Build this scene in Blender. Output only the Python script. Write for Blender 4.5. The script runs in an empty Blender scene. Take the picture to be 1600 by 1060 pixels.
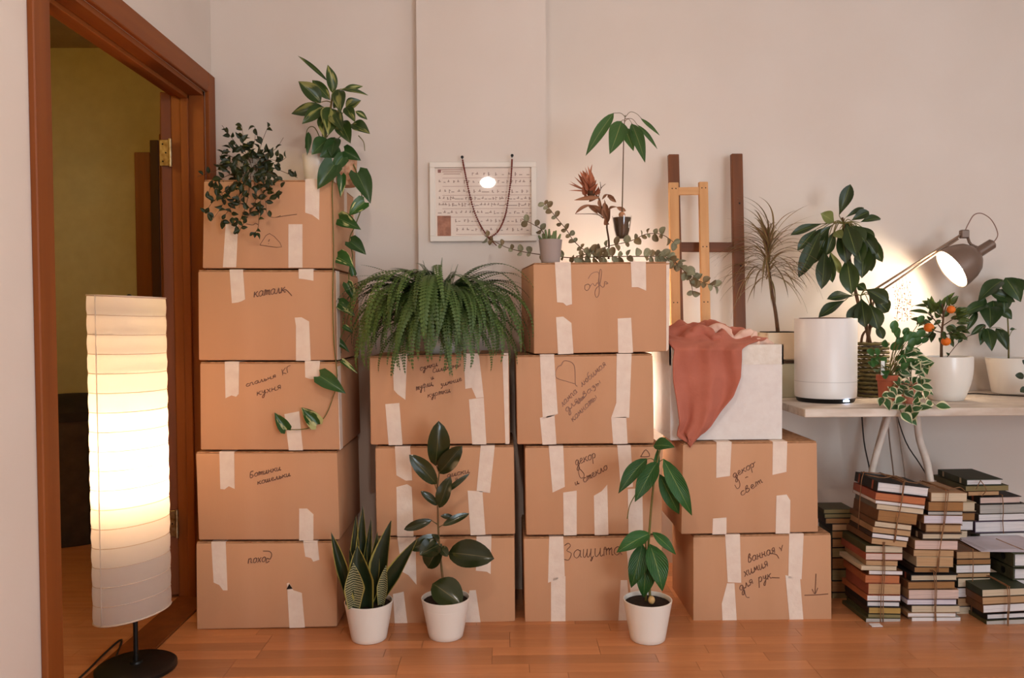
import bpy, bmesh, math, random
from mathutils import Vector, Matrix, Euler

scene = bpy.context.scene
col = scene.collection
R = math.radians

# ---------------------------------------------------------------- camera
FPX = 1244.0
CAMH = 1.115
cam_data = bpy.data.cameras.new('camera')
cam_data.sensor_width = 36.0
cam_data.lens = 36.0 * FPX / 1600.0
cam = bpy.data.objects.new('camera', cam_data)
col.objects.link(cam)
YAW, PITCH, ROLL = math.atan(16 / FPX), math.atan(32 / FPX), R(0.40)
cam_rot = (Matrix.Rotation(-YAW, 3, 'Z') @ Matrix.Rotation(math.pi / 2 - PITCH, 3, 'X') @ Matrix.Rotation(-ROLL, 3, 'Z'))
cam.matrix_world = Matrix.Translation((0, 0, CAMH)) @ cam_rot.to_4x4()
cam_data.clip_start = 0.05
scene.camera = cam

# ---------------------------------------------------------------- colour management, world
vs = scene.view_settings
vs.view_transform = 'Standard'
vs.look = 'None'
vs.gamma = 1.0
vs.exposure = -0.16
vs.use_curve_mapping = False
world = bpy.data.worlds.new('world')
world.use_nodes = True
world.node_tree.nodes['Background'].inputs[0].default_value = (0.75, 0.8, 1.0, 1)
world.node_tree.nodes['Background'].inputs[1].default_value = 0.5
scene.world = world

def add_light(name, kind, loc, energy, color, rot=(0, 0, 0), size=None, size_y=None, radius=None, parent=None):
    ld = bpy.data.lights.new(name, kind)
    ld.energy = energy
    ld.color = color
    if kind == 'AREA':
        ld.shape = 'RECTANGLE'
        ld.size = size
        ld.size_y = size_y
    if radius is not None:
        ld.shadow_soft_size = radius
    o = bpy.data.objects.new(name, ld)
    col.objects.link(o)
    o.location = loc
    o.rotation_euler = rot
    if parent is not None:
        o.parent = parent
        o.location = Vector(loc) - worg(parent)
    return o

# daylight through the window in the right-hand wall, beside the camera
WIN = (-0.2, 1.9, 1.35, 2.55)         # y0, y1, z0, z1 of the window opening
YFRONT = -2.6
XRIGHT = 3.4
add_light('window_daylight', 'AREA', (XRIGHT + 0.05, (WIN[0] + WIN[1]) / 2, (WIN[2] + WIN[3]) / 2), 24, (0.78, 0.90, 1.0),
          rot=(R(90), 0, R(90)), size=WIN[1] - WIN[0], size_y=WIN[3] - WIN[2])

# cool low fill, as if through an unseen balcony door added behind the camera
BAL = (1.4, 3.1, 0.05, 2.2)           # x0, x1, z0, z1
add_light('balcony_fill', 'AREA', ((BAL[0] + BAL[1]) / 2, YFRONT - 0.05, (BAL[2] + BAL[3]) / 2), 138, (0.74, 0.89, 1.0),
          rot=(R(90), 0, 0), size=BAL[1] - BAL[0], size_y=BAL[3] - BAL[2])

# ---------------------------------------------------------------- helpers: pixels to places
def ray(px, py):
    return cam_rot @ Vector(((px - 800) / FPX, -(py - 530) / FPX, -1.0))
def at(px, py, Y):
    d = ray(px, py)
    return Vector((0, 0, CAMH)) + d * (Y / d.y)
def on_z(px, py, z):
    d = ray(px, py)
    return Vector((0, 0, CAMH)) + d * ((z - CAMH) / d.z)
def m_px(Y):
    return Y / FPX

def worg(o):
    v = o.location.copy()
    p = o.parent
    while p is not None:
        v = v + p.location
        p = p.parent
    return v

# ---------------------------------------------------------------- helpers: objects
def tag(o, label=None, cat=None, group=None, kind=None):
    if label: o['label'] = label
    if cat: o['category'] = cat
    if group: o['group'] = group
    if kind: o['kind'] = kind
    return o
def thing(name, loc, label=None, cat=None, group=None, kind=None):
    o = bpy.data.objects.new(name, None)
    o.empty_display_size = 0.05
    col.objects.link(o)
    o.location = loc
    return tag(o, label, cat, group, kind)
def attach(o, parent):
    if parent is not None:
        o.parent = parent
    return o
def mesh(name, verts, faces, mat, parent=None, smooth=False, org=None):
    """verts in world space; the object's origin is org (or the parent's origin)"""
    if parent is not None and org is None:
        base = worg(parent)
    else:
        base = Vector(org) if org is not None else Vector((0, 0, 0))
    me = bpy.data.meshes.new(name)
    me.from_pydata([tuple(Vector(v) - base) for v in verts], [], faces)
    me.update()
    if smooth:
        me.polygons.foreach_set('use_smooth', [True] * len(me.polygons))
    if mat is not None:
        me.materials.append(mat)
    o = bpy.data.objects.new(name, me)
    col.objects.link(o)
    if parent is not None:
        o.parent = parent
        o.location = base - worg(parent)
    else:
        o.location = base
    return o
def bm_obj(name, bm, mat, parent=None, smooth=False, org=None):
    if parent is not None and org is None:
        base = worg(parent)
    else:
        base = Vector(org) if org is not None else Vector((0, 0, 0))
    bmesh.ops.recalc_face_normals(bm, faces=bm.faces)
    bmesh.ops.translate(bm, verts=bm.verts, vec=-base)
    me = bpy.data.meshes.new(name)
    bm.to_mesh(me)
    bm.free()
    if smooth:
        me.polygons.foreach_set('use_smooth', [True] * len(me.polygons))
    if mat is not None:
        me.materials.append(mat)
    o = bpy.data.objects.new(name, me)
    col.objects.link(o)
    if parent is not None:
        o.parent = parent
        o.location = base - worg(parent)
    else:
        o.location = base
    return o
def hexa(front, back, bevel=0.0, seg=1, bm=None):
    """front / back: four corners each (TL, TR, BR, BL)"""
    own = bm is None
    if own: bm = bmesh.new()
    f = [bm.verts.new(v) for v in front]
    b = [bm.verts.new(v) for v in back]
    bm.faces.new(f[::-1]); bm.faces.new(b)
    for i in range(4):
        j = (i + 1) % 4
        bm.faces.new((f[i], f[j], b[j], b[i]))
    if bevel > 0 and own:
        bmesh.ops.recalc_face_normals(bm, faces=bm.faces)
        bmesh.ops.bevel(bm, geom=bm.edges[:], offset=bevel, segments=seg, profile=0.5, affect='EDGES', clamp_overlap=True)
    return bm
def box_bm(x0, x1, y0, y1, z0, z1, bevel=0.0, seg=1, bm=None):
    fr = [(x0, y0, z1), (x1, y0, z1), (x1, y0, z0), (x0, y0, z0)]
    bk = [(x0, y1, z1), (x1, y1, z1), (x1, y1, z0), (x0, y1, z0)]
    return hexa(fr, bk, bevel, seg, bm)
def box(name, x0, x1, y0, y1, z0, z1, mat, parent=None, bevel=0.0, org=None, seg=1):
    return bm_obj(name, box_bm(x0, x1, y0, y1, z0, z1, bevel, seg), mat, parent, False, org)
def catmull(pts, n=4):
    pts = [Vector(p) for p in pts]
    if len(pts) < 3 or n <= 1:
        return pts
    out = []
    P = [pts[0] * 2 - pts[1]] + pts + [pts[-1] * 2 - pts[-2]]
    for i in range(1, len(P) - 2):
        p0, p1, p2, p3 = P[i - 1], P[i], P[i + 1], P[i + 2]
        for k in range(n):
            t = k / n
            out.append(0.5 * ((2 * p1) + (p2 - p0) * t + (2 * p0 - 5 * p1 + 4 * p2 - p3) * t * t + (3 * p1 - p0 - 3 * p2 + p3) * t ** 3))
    out.append(pts[-1])
    return out
def tube_data(pts, r0, r1=None, n=6, V=None, F=None, close=True):
    if V is None: V, F = [], []
    if r1 is None: r1 = r0
    m = len(pts)
    base = len(V)
    up = Vector((0.13, 0.31, 0.94)).normalized()
    for i, p in enumerate(pts):
        a = pts[max(0, i - 1)]
        b = pts[min(m - 1, i + 1)]
        d = (b - a)
        if d.length < 1e-9: d = Vector((0, 0, 1))
        d.normalize()
        u = d.cross(up)
        if u.length < 1e-4: u = d.cross(Vector((1, 0, 0)))
        u.normalize()
        w = d.cross(u)
        up = u.cross(d) if abs(d.dot(up)) < 0.99 else up
        r = r0 + (r1 - r0) * i / max(1, m - 1)
        for k in range(n):
            a_ = 2 * math.pi * k / n
            V.append(p + (u * math.cos(a_) + w * math.sin(a_)) * r)
    for i in range(m - 1):
        for k in range(n):
            k2 = (k + 1) % n
            F.append((base + i * n + k, base + i * n + k2, base + (i + 1) * n + k2, base + (i + 1) * n + k))
    if close:
        F.append(tuple(base + k for k in range(n))[::-1])
        F.append(tuple(base + (m - 1) * n + k for k in range(n)))
    return V, F
def tube(name, pts, r, mat, parent=None, r1=None, n=6, sub=4, org=None):
    V, F = tube_data(catmull(pts, sub), r, r1, n)
    return mesh(name, V, F, mat, parent, True, org)
def tubes(name, lines, mat, parent=None, n=5, sub=4, org=None):
    V, F = [], []
    for pts, r, r1 in lines:
        tube_data(catmull(pts, sub), r, r1, n, V, F)
    return mesh(name, V, F, mat, parent, True, org)
def lathe_data(prof, c, n=32, V=None, F=None):
    if V is None: V, F = [], []
    base = len(V)
    c = Vector(c)
    for (r, z) in prof:
        for k in range(n):
            a = 2 * math.pi * k / n
            V.append(c + Vector((r * math.cos(a), r * math.sin(a), z)))
    for i in range(len(prof) - 1):
        for k in range(n):
            k2 = (k + 1) % n
            F.append((base + i * n + k, base + i * n + k2, base + (i + 1) * n + k2, base + (i + 1) * n + k))
    F.append(tuple(base + k for k in range(n))[::-1])
    F.append(tuple(base + (len(prof) - 1) * n + k for k in range(n)))
    return V, F
def autosmooth(o, ang=40):
    me = o.data
    bm = bmesh.new(); bm.from_mesh(me)
    for e in bm.edges:
        e.smooth = not (len(e.link_faces) == 2 and e.calc_face_angle(0) > R(ang))
    bm.to_mesh(me); bm.free()
    me.polygons.foreach_set('use_smooth', [True] * len(me.polygons))
    return o
def lathe(name, prof, c, mat, parent=None, n=32, org=None):
    V, F = lathe_data(prof, c, n)
    return autosmooth(mesh(name, V, F, mat, parent, False, org))
def axis_lathe(name, prof, p, d, mat, parent=None, n=28):
    """lathe around the direction d starting at p; prof = (r, distance along d)"""
    d = Vector(d).normalized()
    u = d.cross(Vector((0, 0, 1)))
    if u.length < 1e-4: u = Vector((1, 0, 0))
    u.normalize()
    w = d.cross(u)
    V, F = lathe_data(prof, (0, 0, 0), n)
    p = Vector(p)
    V = [p + u * v.x + w * v.y + d * v.z for v in V]
    return autosmooth(mesh(name, V, F, mat, parent))
def sphere_data(c, r, V=None, F=None, nu=10, nv=7, sz=1.0):
    if V is None: V, F = [], []
    c = Vector(c)
    base = len(V)
    V.append(c + Vector((0, 0, r * sz)))
    for j in range(1, nv):
        t = math.pi * j / nv
        for k in range(nu):
            a = 2 * math.pi * k / nu
            V.append(c + Vector((r * math.sin(t) * math.cos(a), r * math.sin(t) * math.sin(a), r * sz * math.cos(t))))
    V.append(c + Vector((0, 0, -r * sz)))
    last = len(V) - 1
    for k in range(nu):
        F.append((base, base + 1 + k, base + 1 + (k + 1) % nu))
    for j in range(nv - 2):
        for k in range(nu):
            k2 = (k + 1) % nu
            a = base + 1 + j * nu
            F.append((a + k, a + nu + k, a + nu + k2, a + k2))
    a = base + 1 + (nv - 2) * nu
    for k in range(nu):
        F.append((a + k, last, a + (k + 1) % nu))
    return V, F

# ---------------------------------------------------------------- materials
def lin(c):
    out = []
    for v in c:
        v = v / 255.0
        out.append(v / 12.92 if v <= 0.04045 else ((v + 0.055) / 1.055) ** 2.4)
    return out
def rgba(c):
    return tuple(lin(c)) + (1.0,)
def new_mat(name):
    m = bpy.data.materials.new(name)
    m.use_nodes = True
    nt = m.node_tree
    bs = nt.nodes['Principled BSDF']
    return m, nt, bs
def N(nt, t, **kw):
    n = nt.nodes.new(t)
    for k, v in kw.items():
        setattr(n, k, v)
    return n
def mat_plain(name, c, rough=0.6, c2=None, nscale=8.0, bump=0.0, bscale=60.0, spec=0.3, metallic=0.0, coat=0.0, stretch=None, rand=0.0):
    m, nt, bs = new_mat(name)
    bs.inputs['Roughness'].default_value = rough
    bs.inputs['Specular IOR Level'].default_value = spec
    bs.inputs['Metallic'].default_value = metallic
    bs.inputs['Coat Weight'].default_value = coat
    bs.inputs['Base Color'].default_value = rgba(c)
    L = nt.links.new
    tc = N(nt, 'ShaderNodeTexCoord')
    vec = tc.outputs['Object']
    if stretch:
        mp = N(nt, 'ShaderNodeMapping')
        mp.inputs['Scale'].default_value = stretch
        L(vec, mp.inputs['Vector'])
        vec = mp.outputs['Vector']
    last = None
    if c2 is not None:
        no = N(nt, 'ShaderNodeTexNoise')
        no.inputs['Scale'].default_value = nscale
        no.inputs['Detail'].default_value = 6
        L(vec, no.inputs['Vector'])
        mx = N(nt, 'ShaderNodeMix', data_type='RGBA')
        rp = N(nt, 'ShaderNodeMapRange')
        rp.inputs['From Min'].default_value = 0.3
        rp.inputs['From Max'].default_value = 0.7
        L(no.outputs['Fac'], rp.inputs['Value'])
        L(rp.outputs['Result'], mx.inputs['Factor'])
        mx.inputs['A'].default_value = rgba(c)
        mx.inputs['B'].default_value = rgba(c2)
        last = mx.outputs['Result']
    if rand > 0:
        oi = N(nt, 'ShaderNodeObjectInfo')
        hs = N(nt, 'ShaderNodeHueSaturation')
        mr = N(nt, 'ShaderNodeMapRange')
        mr.inputs['To Min'].default_value = 1 - rand
        mr.inputs['To Max'].default_value = 1 + rand
        L(oi.outputs['Random'], mr.inputs['Value'])
        L(mr.outputs['Result'], hs.inputs['Value'])
        if last is not None: L(last, hs.inputs['Color'])
        else: hs.inputs['Color'].default_value = rgba(c)
        last = hs.outputs['Color']
    if last is not None:
        L(last, bs.inputs['Base Color'])
    if bump > 0:
        nb = N(nt, 'ShaderNodeTexNoise')
        nb.inputs['Scale'].default_value = bscale
        nb.inputs['Detail'].default_value = 4
        L(vec, nb.inputs['Vector'])
        bp = N(nt, 'ShaderNodeBump')
        bp.inputs['Strength'].default_value = bump
        bp.inputs['Distance'].default_value = 0.004
        L(nb.outputs['Fac'], bp.inputs['Height'])
        L(bp.outputs['Normal'], bs.inputs['Normal'])
    return m
def mat_emit(name, c, strength):
    m, nt, bs = new_mat(name)
    bs.inputs['Base Color'].default_value = rgba(c)
    bs.inputs['Emission Color'].default_value = rgba(c)
    bs.inputs['Emission Strength'].default_value = strength
    return m
def mat_wood(name, c, c2, scale=6.0, axis='Z', rough=0.45, coat=0.0, rand=0.0, dist=3.0):
    """long grain along the axis: stretched noise"""
    st = {'X': (0.06, 1, 1), 'Y': (1, 0.06, 1), 'Z': (1, 1, 0.06)}[axis]
    return mat_plain(name, c, rough, c2, scale * 10, 0.08, scale * 14, 0.35, 0, coat, st, rand)
def mat_leaf(name, c, c2, rib=None, ribw=0.035, rough=0.35, vari=None, vscale=4.0, vedge=(0.52, 0.6), edge=None, edgew=0.12, bands=None, trans=0.18, veins=0.0, spec=0.45):
    m, nt, bs = new_mat(name)
    L = nt.links.new
    out = nt.nodes['Material Output']
    tc = N(nt, 'ShaderNodeTexCoord')
    sp = N(nt, 'ShaderNodeSeparateXYZ')
    uvn = N(nt, 'ShaderNodeUVMap')
    L(uvn.outputs['UV'], sp.inputs['Vector'])
    oi = N(nt, 'ShaderNodeObjectInfo')
    mx = N(nt, 'ShaderNodeMix', data_type='RGBA')
    no = N(nt, 'ShaderNodeTexNoise')
    no.inputs['Scale'].default_value = 2.2
    add = N(nt, 'ShaderNodeVectorMath', operation='ADD')
    L(uvn.outputs['UV'], add.inputs[0])
    sc = N(nt, 'ShaderNodeVectorMath', operation='SCALE')
    cmb = N(nt, 'ShaderNodeCombineXYZ')
    L(oi.outputs['Random'], cmb.inputs[0]); L(oi.outputs['Random'], cmb.inputs[1]); L(oi.outputs['Random'], cmb.inputs[2])
    L(cmb.outputs[0], sc.inputs[0]); sc.inputs['Scale'].default_value = 37.0
    L(sc.outputs[0], add.inputs[1])
    L(add.outputs[0], no.inputs['Vector'])
    L(no.outputs['Fac'], mx.inputs['Factor'])
    mx.inputs['A'].default_value = rgba(c)
    mx.inputs['B'].default_value = rgba(c2)
    last = mx.outputs['Result']
    # |x - 0.5| * 2 : distance from the midrib
    dx = N(nt, 'ShaderNodeMath', operation='SUBTRACT'); L(sp.outputs['X'], dx.inputs[0]); dx.inputs[1].default_value = 0.5
    ab = N(nt, 'ShaderNodeMath', operation='ABSOLUTE'); L(dx.outputs[0], ab.inputs[0])
    d2 = N(nt, 'ShaderNodeMath', operation='MULTIPLY'); L(ab.outputs[0], d2.inputs[0]); d2.inputs[1].default_value = 2.0
    def mixin(fac, colr, last):
        q = N(nt, 'ShaderNodeMix', data_type='RGBA')
        L(fac, q.inputs['Factor']); L(last, q.inputs['A']); q.inputs['B'].default_value = rgba(colr)
        return q.outputs['Result']
    def smooth(val, a, b):
        r = N(nt, 'ShaderNodeMapRange', interpolation_type='SMOOTHSTEP')
        r.inputs['From Min'].default_value = a; r.inputs['From Max'].default_value = b
        L(val, r.inputs['Value'])
        return r.outputs['Result']
    if vari:
        nv = N(nt, 'ShaderNodeTexNoise'); nv.inputs['Scale'].default_value = vscale; nv.inputs['Detail'].default_value = 2
        mp = N(nt, 'ShaderNodeMapping'); mp.inputs['Scale'].default_value = (1.0, 0.45, 1)
        mp.inputs['Rotation'].default_value = (0, 0, 0.5)
        L(add.outputs[0], mp.inputs['Vector']); L(mp.outputs[0], nv.inputs['Vector'])
        last = mixin(smooth(nv.outputs['Fac'], vedge[0], vedge[1]), vari, last)
    if bands:
        wv = N(nt, 'ShaderNodeTexWave', wave_type='BANDS', bands_direction='Y')
        wv.inputs['Scale'].default_value = bands[1]; wv.inputs['Distortion'].default_value = 2.0; wv.inputs['Detail'].default_value = 2
        wv.inputs['Detail Scale'].default_value = 2.0
        L(add.outputs[0], wv.inputs['Vector'])
        last = mixin(smooth(wv.outputs['Fac'], 0.45, 0.75), bands[0], last)
    if edge:
        last = mixin(smooth(d2.outputs[0], 1 - edgew - 0.08, 1 - edgew), edge, last)
    if rib:
        last = mixin(smooth(d2.outputs[0], ribw * 2, ribw), rib, last)
    hs = N(nt, 'ShaderNodeHueSaturation')
    mr = N(nt, 'ShaderNodeMapRange'); mr.inputs['To Min'].default_value = 0.75; mr.inputs['To Max'].default_value = 1.25
    L(oi.outputs['Random'], mr.inputs['Value']); L(mr.outputs['Result'], hs.inputs['Value']); L(last, hs.inputs['Color'])
    last = hs.outputs['Color']
    L(last, bs.inputs['Base Color'])
    bs.inputs['Roughness'].default_value = rough
    bs.inputs['Specular IOR Level'].default_value = spec
    if veins > 0:
        wv = N(nt, 'ShaderNodeTexWave', wave_type='BANDS', bands_direction='DIAGONAL')
        wv.inputs['Scale'].default_value = 3.0
        cm = N(nt, 'ShaderNodeCombineXYZ')
        L(d2.outputs[0], cm.inputs[0])
        iy = N(nt, 'ShaderNodeMath', operation='MULTIPLY'); L(sp.outputs['Y'], iy.inputs[0]); iy.inputs[1].default_value = -2.0
        L(iy.outputs[0], cm.inputs[1]); L(cm.outputs[0], wv.inputs['Vector'])
        bp = N(nt, 'ShaderNodeBump'); bp.inputs['Strength'].default_value = veins; bp.inputs['Distance'].default_value = 0.003
        L(wv.outputs['Fac'], bp.inputs['Height']); L(bp.outputs['Normal'], bs.inputs['Normal'])
    if trans > 0:
        tr = N(nt, 'ShaderNodeBsdfTranslucent'); L(last, tr.inputs['Color'])
        ms = N(nt, 'ShaderNodeMixShader'); ms.inputs['Fac'].default_value = trans
        L(bs.outputs[0], ms.inputs[1]); L(tr.outputs[0], ms.inputs[2]); L(ms.outputs[0], out.inputs['Surface'])
    return m
def mat_paper_shade(name, c, trans=0.6):
    m, nt, bs = new_mat(name)
    L = nt.links.new
    df = N(nt, 'ShaderNodeBsdfDiffuse'); df.inputs['Color'].default_value = rgba(c)
    tr = N(nt, 'ShaderNodeBsdfTranslucent'); tr.inputs['Color'].default_value = rgba(c)
    no = N(nt, 'ShaderNodeTexNoise'); no.inputs['Scale'].default_value = 40; no.inputs['Detail'].default_value = 8
    tc = N(nt, 'ShaderNodeTexCoord'); L(tc.outputs['Object'], no.inputs['Vector'])
    bp = N(nt, 'ShaderNodeBump'); bp.inputs['Strength'].default_value = 0.25; bp.inputs['Distance'].default_value = 0.003
    L(no.outputs['Fac'], bp.inputs['Height']); L(bp.outputs['Normal'], df.inputs['Normal'])
    ms = N(nt, 'ShaderNodeMixShader'); ms.inputs['Fac'].default_value = trans
    L(df.outputs[0], ms.inputs[1]); L(tr.outputs[0], ms.inputs[2]); L(ms.outputs[0], nt.nodes['Material Output'].inputs['Surface'])
    return m
def mat_glass(name, tint=(255, 255, 255), fac=1.0):
    """thin clear pane: transparent with a fresnel mirror on top"""
    m, nt, bs = new_mat(name)
    L = nt.links.new
    tp = N(nt, 'ShaderNodeBsdfTransparent'); tp.inputs['Color'].default_value = rgba(tint)
    gl = N(nt, 'ShaderNodeBsdfGlossy'); gl.inputs['Roughness'].default_value = 0.02
    lw = N(nt, 'ShaderNodeLayerWeight'); lw.inputs['Blend'].default_value = 0.5
    pw = N(nt, 'ShaderNodeMath', operation='POWER'); L(lw.outputs['Facing'], pw.inputs[0]); pw.inputs[1].default_value = 4.0
    fr = N(nt, 'ShaderNodeMapRange'); fr.inputs['To Min'].default_value = 0.04; fr.inputs['To Max'].default_value = 0.75
    L(pw.outputs[0], fr.inputs['Value'])
    ms = N(nt, 'ShaderNodeMixShader')
    L(fr.outputs[0], ms.inputs['Fac']); L(tp.outputs[0], ms.inputs[1]); L(gl.outputs[0], ms.inputs[2])
    L(ms.outputs[0], nt.nodes['Material Output'].inputs['Surface'])
    return m

M = {}
M['wall'] = mat_plain('wall_paint', (226, 213, 202), 0.85, (222, 208, 196), 3.0, 0.04, 220, 0.2)
M['hall_wall'] = mat_plain('hall_wallpaper', (180, 158, 104), 0.9, (172, 150, 98), 14.0, 0.05, 160, 0.2)
M['ceiling'] = mat_plain('ceiling_paint', (222, 214, 206), 0.9, None, 1, 0.0, 1, 0.2)
M['trim'] = mat_wood('door_trim_wood', (142, 76, 26), (122, 60, 16), 2.0, 'Z', 0.5, 0.0)
M['trim_h'] = mat_wood('door_trim_wood_across', (142, 76, 26), (122, 60, 16), 2.0, 'Y', 0.5, 0.0)
M['doorwood'] = mat_wood('door_leaf_wood', (124, 64, 20), (106, 52, 14), 2.0, 'Z', 0.65, 0.0)
M['brass'] = mat_plain('hinge_metal', (200, 180, 140), 0.35, (150, 120, 80), 60, 0, 1, 0.5, 0.9)
M['plank'] = mat_wood('laminate_plank', (200, 134, 88), (182, 114, 70), 3.0, 'X', 0.30, 0.12, rand=0.16)
M['plank_gap'] = mat_plain('floor_base', (96, 54, 28), 0.6)
M['card'] = mat_plain('cardboard', (206, 156, 120), 0.75, (198, 147, 109), 5.0, 0.06, 240, 0.2, 0, 0, (1, 1, 0.15))
M['card_in'] = mat_plain('cardboard_edge', (196, 148, 108), 0.85, (150, 102, 66), 60)
M['tape'] = mat_plain('paper_tape', (236, 216, 198), 0.6, (228, 204, 186), 30, 0.25, 90, 0.3)
M['ink'] = mat_plain('marker_ink', (116, 80, 64), 0.6, None)
M['ink_soft'] = mat_plain('ballpoint_ink', (150, 112, 96), 0.6, None)
M['black'] = mat_plain('black_metal', (22, 18, 15), 0.4)
M['white_pot'] = mat_plain('white_glazed_pot', (236, 226, 214), 0.3, None, 1, 0, 1, 0.5, 0, 0.2)
M['soil'] = mat_plain('soil', (48, 32, 20), 0.95, (26, 18, 12), 80, 0.8, 120)
M['stem_green'] = mat_plain('green_stem', (96, 104, 46), 0.5, (120, 98, 52), 20)
M['stem_red'] = mat_plain('reddish_stem', (112, 66, 44), 0.5, (92, 84, 44), 15)
M['stem_brown'] = mat_plain('woody_stem', (106, 74, 46), 0.7, (80, 54, 34), 40, 0.4, 60)
M['cord_dark'] = mat_plain('dark_cable', (46, 36, 30), 0.5)
M['cord_grey'] = mat_plain('grey_cable', (150, 128, 112), 0.5)
# ================================================================ THE SETTING
XL, XR = -1.18, XRIGHT            # left and right wall
YB_L, YB_P, YB_R = 3.30, 3.25, 3.58   # back wall: left of the pillar, pillar front, right of the pillar
XP0 = at(652, 190, YB_P).x
XP1 = at(853.5, 190, YB_P).x
ZC = 2.75
WT = 0.13
HX0 = -3.0                     # hallway extents
HY0, HY1 = 1.2, 4.39
HZ = 2.6
rnd = random.Random(7)

def wall(name, parts, mat):
    bm = bmesh.new()
    for p in parts: box_bm(*p, bm=bm)
    return tag(bm_obj(name, bm, mat, None, False), kind='structure')

DY0, DY1, DZ1 = at(51, 500, 2.0).y, 3.18, 2.028   # door opening
# depth of the casing edges along the left wall from their picture columns
def y_on_left(px, py=500):
    d = ray(px, py)
    return XL / d.x * d.y
YN_OUT = y_on_left(51.5)
YN_IN = y_on_left(78)
YF_OUT = y_on_left(332, 300)
YF_IN = y_on_left(322, 300)
DY0, DY1 = YN_IN, YF_IN
wall('wall_left', [(XL - WT, XL, YFRONT, DY0, 0, ZC), (XL - WT, XL, DY1, YB_L + 0.3, 0, ZC), (XL - WT, XL, DY0, DY1, DZ1, ZC)], M['wall'])
wall('wall_back', [(XL, XP0, YB_L, YB_L + 0.4, 0, ZC), (XP1, XR, YB_R, YB_R + 0.12, 0, ZC)], M['wall'])
wall('wall_pillar', [(XP0, XP1, YB_P, YB_R + 0.12, 0, ZC)], M['wall'])
wall('wall_front', [(XL - WT, BAL[0], YFRONT - 0.12, YFRONT, 0, ZC), (BAL[1], XR + 0.12, YFRONT - 0.12, YFRONT, 0, ZC),
                    (BAL[0], BAL[1], YFRONT - 0.12, YFRONT, 0, BAL[2]), (BAL[0], BAL[1], YFRONT - 0.12, YFRONT, BAL[3], ZC)], M['wall'])
wall('wall_right', [(XR, XR + 0.12, YFRONT, WIN[0], 0, ZC), (XR, XR + 0.12, WIN[1], YB_R + 0.12, 0, ZC),
                    (XR, XR + 0.12, WIN[0], WIN[1], 0, WIN[2]), (XR, XR + 0.12, WIN[0], WIN[1], WIN[3], ZC)], M['wall'])
wall('ceiling', [(XL - WT, XR + 0.12, YFRONT - 0.12, YB_R + 0.12, ZC, ZC + 0.1)], M['ceiling'])
# hallway beyond the doorway
wall('wall_hall_back', [(HX0, XL - WT, HY1, HY1 + 0.1, 0, HZ)], M['hall_wall'])
wall('wall_hall_side', [(HX0 - 0.1, HX0, HY0 - 0.1, HY1 + 0.1, 0, HZ)], M['hall_wall'])
wall('wall_hall_near', [(HX0, XL - WT, HY0 - 0.1, HY0, 0, HZ)], M['hall_wall'])
wall('ceiling_hall', [(HX0 - 0.1, XL - WT, HY0 - 0.1, HY1 + 0.1, HZ, HZ + 0.1)], M['hall_wall'])
# window behind the camera
wf = tag(thing('window_1', (XR, (WIN[0] + WIN[1]) / 2, WIN[2])), kind='structure')
xm = (WIN[0] + WIN[1]) / 2
white_frame = mat_plain('window_frame_paint', (235, 232, 226), 0.4)
for (a, b, c_, d) in ((WIN[0], WIN[0] + .06, WIN[2], WIN[3]), (WIN[1] - .06, WIN[1], WIN[2], WIN[3]), (xm - .03, xm + .03, WIN[2], WIN[3]),
                      (WIN[0], WIN[1], WIN[2], WIN[2] + .06), (WIN[0], WIN[1], WIN[3] - .06, WIN[3])):
    box('window_frame', XR - .02, XR + .03, a, b, c_, d, white_frame, wf, 0.004)
wf = tag(thing('window_2_added', ((BAL[0] + BAL[1]) / 2, YFRONT, BAL[2])), kind='structure')  # unseen balcony door frame, added for the low fill light
xm = (BAL[0] + BAL[1]) / 2
for (a, b, c_, d) in ((BAL[0], BAL[0] + .06, BAL[2], BAL[3]), (BAL[1] - .06, BAL[1], BAL[2], BAL[3]), (xm - .03, xm + .03, BAL[2], BAL[3]),
                      (BAL[0], BAL[1], BAL[2], BAL[2] + .06), (BAL[0], BAL[1], BAL[3] - .06, BAL[3])):
    box('window_frame', a, b, YFRONT - .02, YFRONT + .03, c_, d, white_frame, wf, 0.004)

# ---------------------------------------------------------------- floor of laminate strips
floor = tag(box('floor', HX0 - .1, XR + .12, YFRONT - .12, HY1 + .1, -0.1, -0.004, M['plank_gap']), kind='structure')
ROW = 0.0655
def plank_mesh(L):
    bm = box_bm(0, L - 0.0012, 0, ROW - 0.0012, -0.006, 0.0)
    me = bpy.data.meshes.new('plank'); bmesh.ops.recalc_face_normals(bm, faces=bm.faces); bm.to_mesh(me); bm.free()
    me.materials.append(M['plank'])
    return me
LENS = [0.30, 0.36, 0.42, 0.48, 0.54]
PM = [plank_mesh(l) for l in LENS]
y_lo = 2.28
nrow = int((YB_R - y_lo) / ROW) + 1
for i in range(nrow):
    x = XL + 0.001 - rnd.uniform(0.0, 0.0)
    y = y_lo + i * ROW
    first = True
    while x < 2.55:
        k = rnd.randrange(5)
        if first: k = rnd.randrange(2); first = False
        o = bpy.data.objects.new('plank', PM[k]); col.objects.link(o)
        o.parent = floor; o.location = Vector((x, y, 0)) - worg(floor)
        x += LENS[k]
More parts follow.
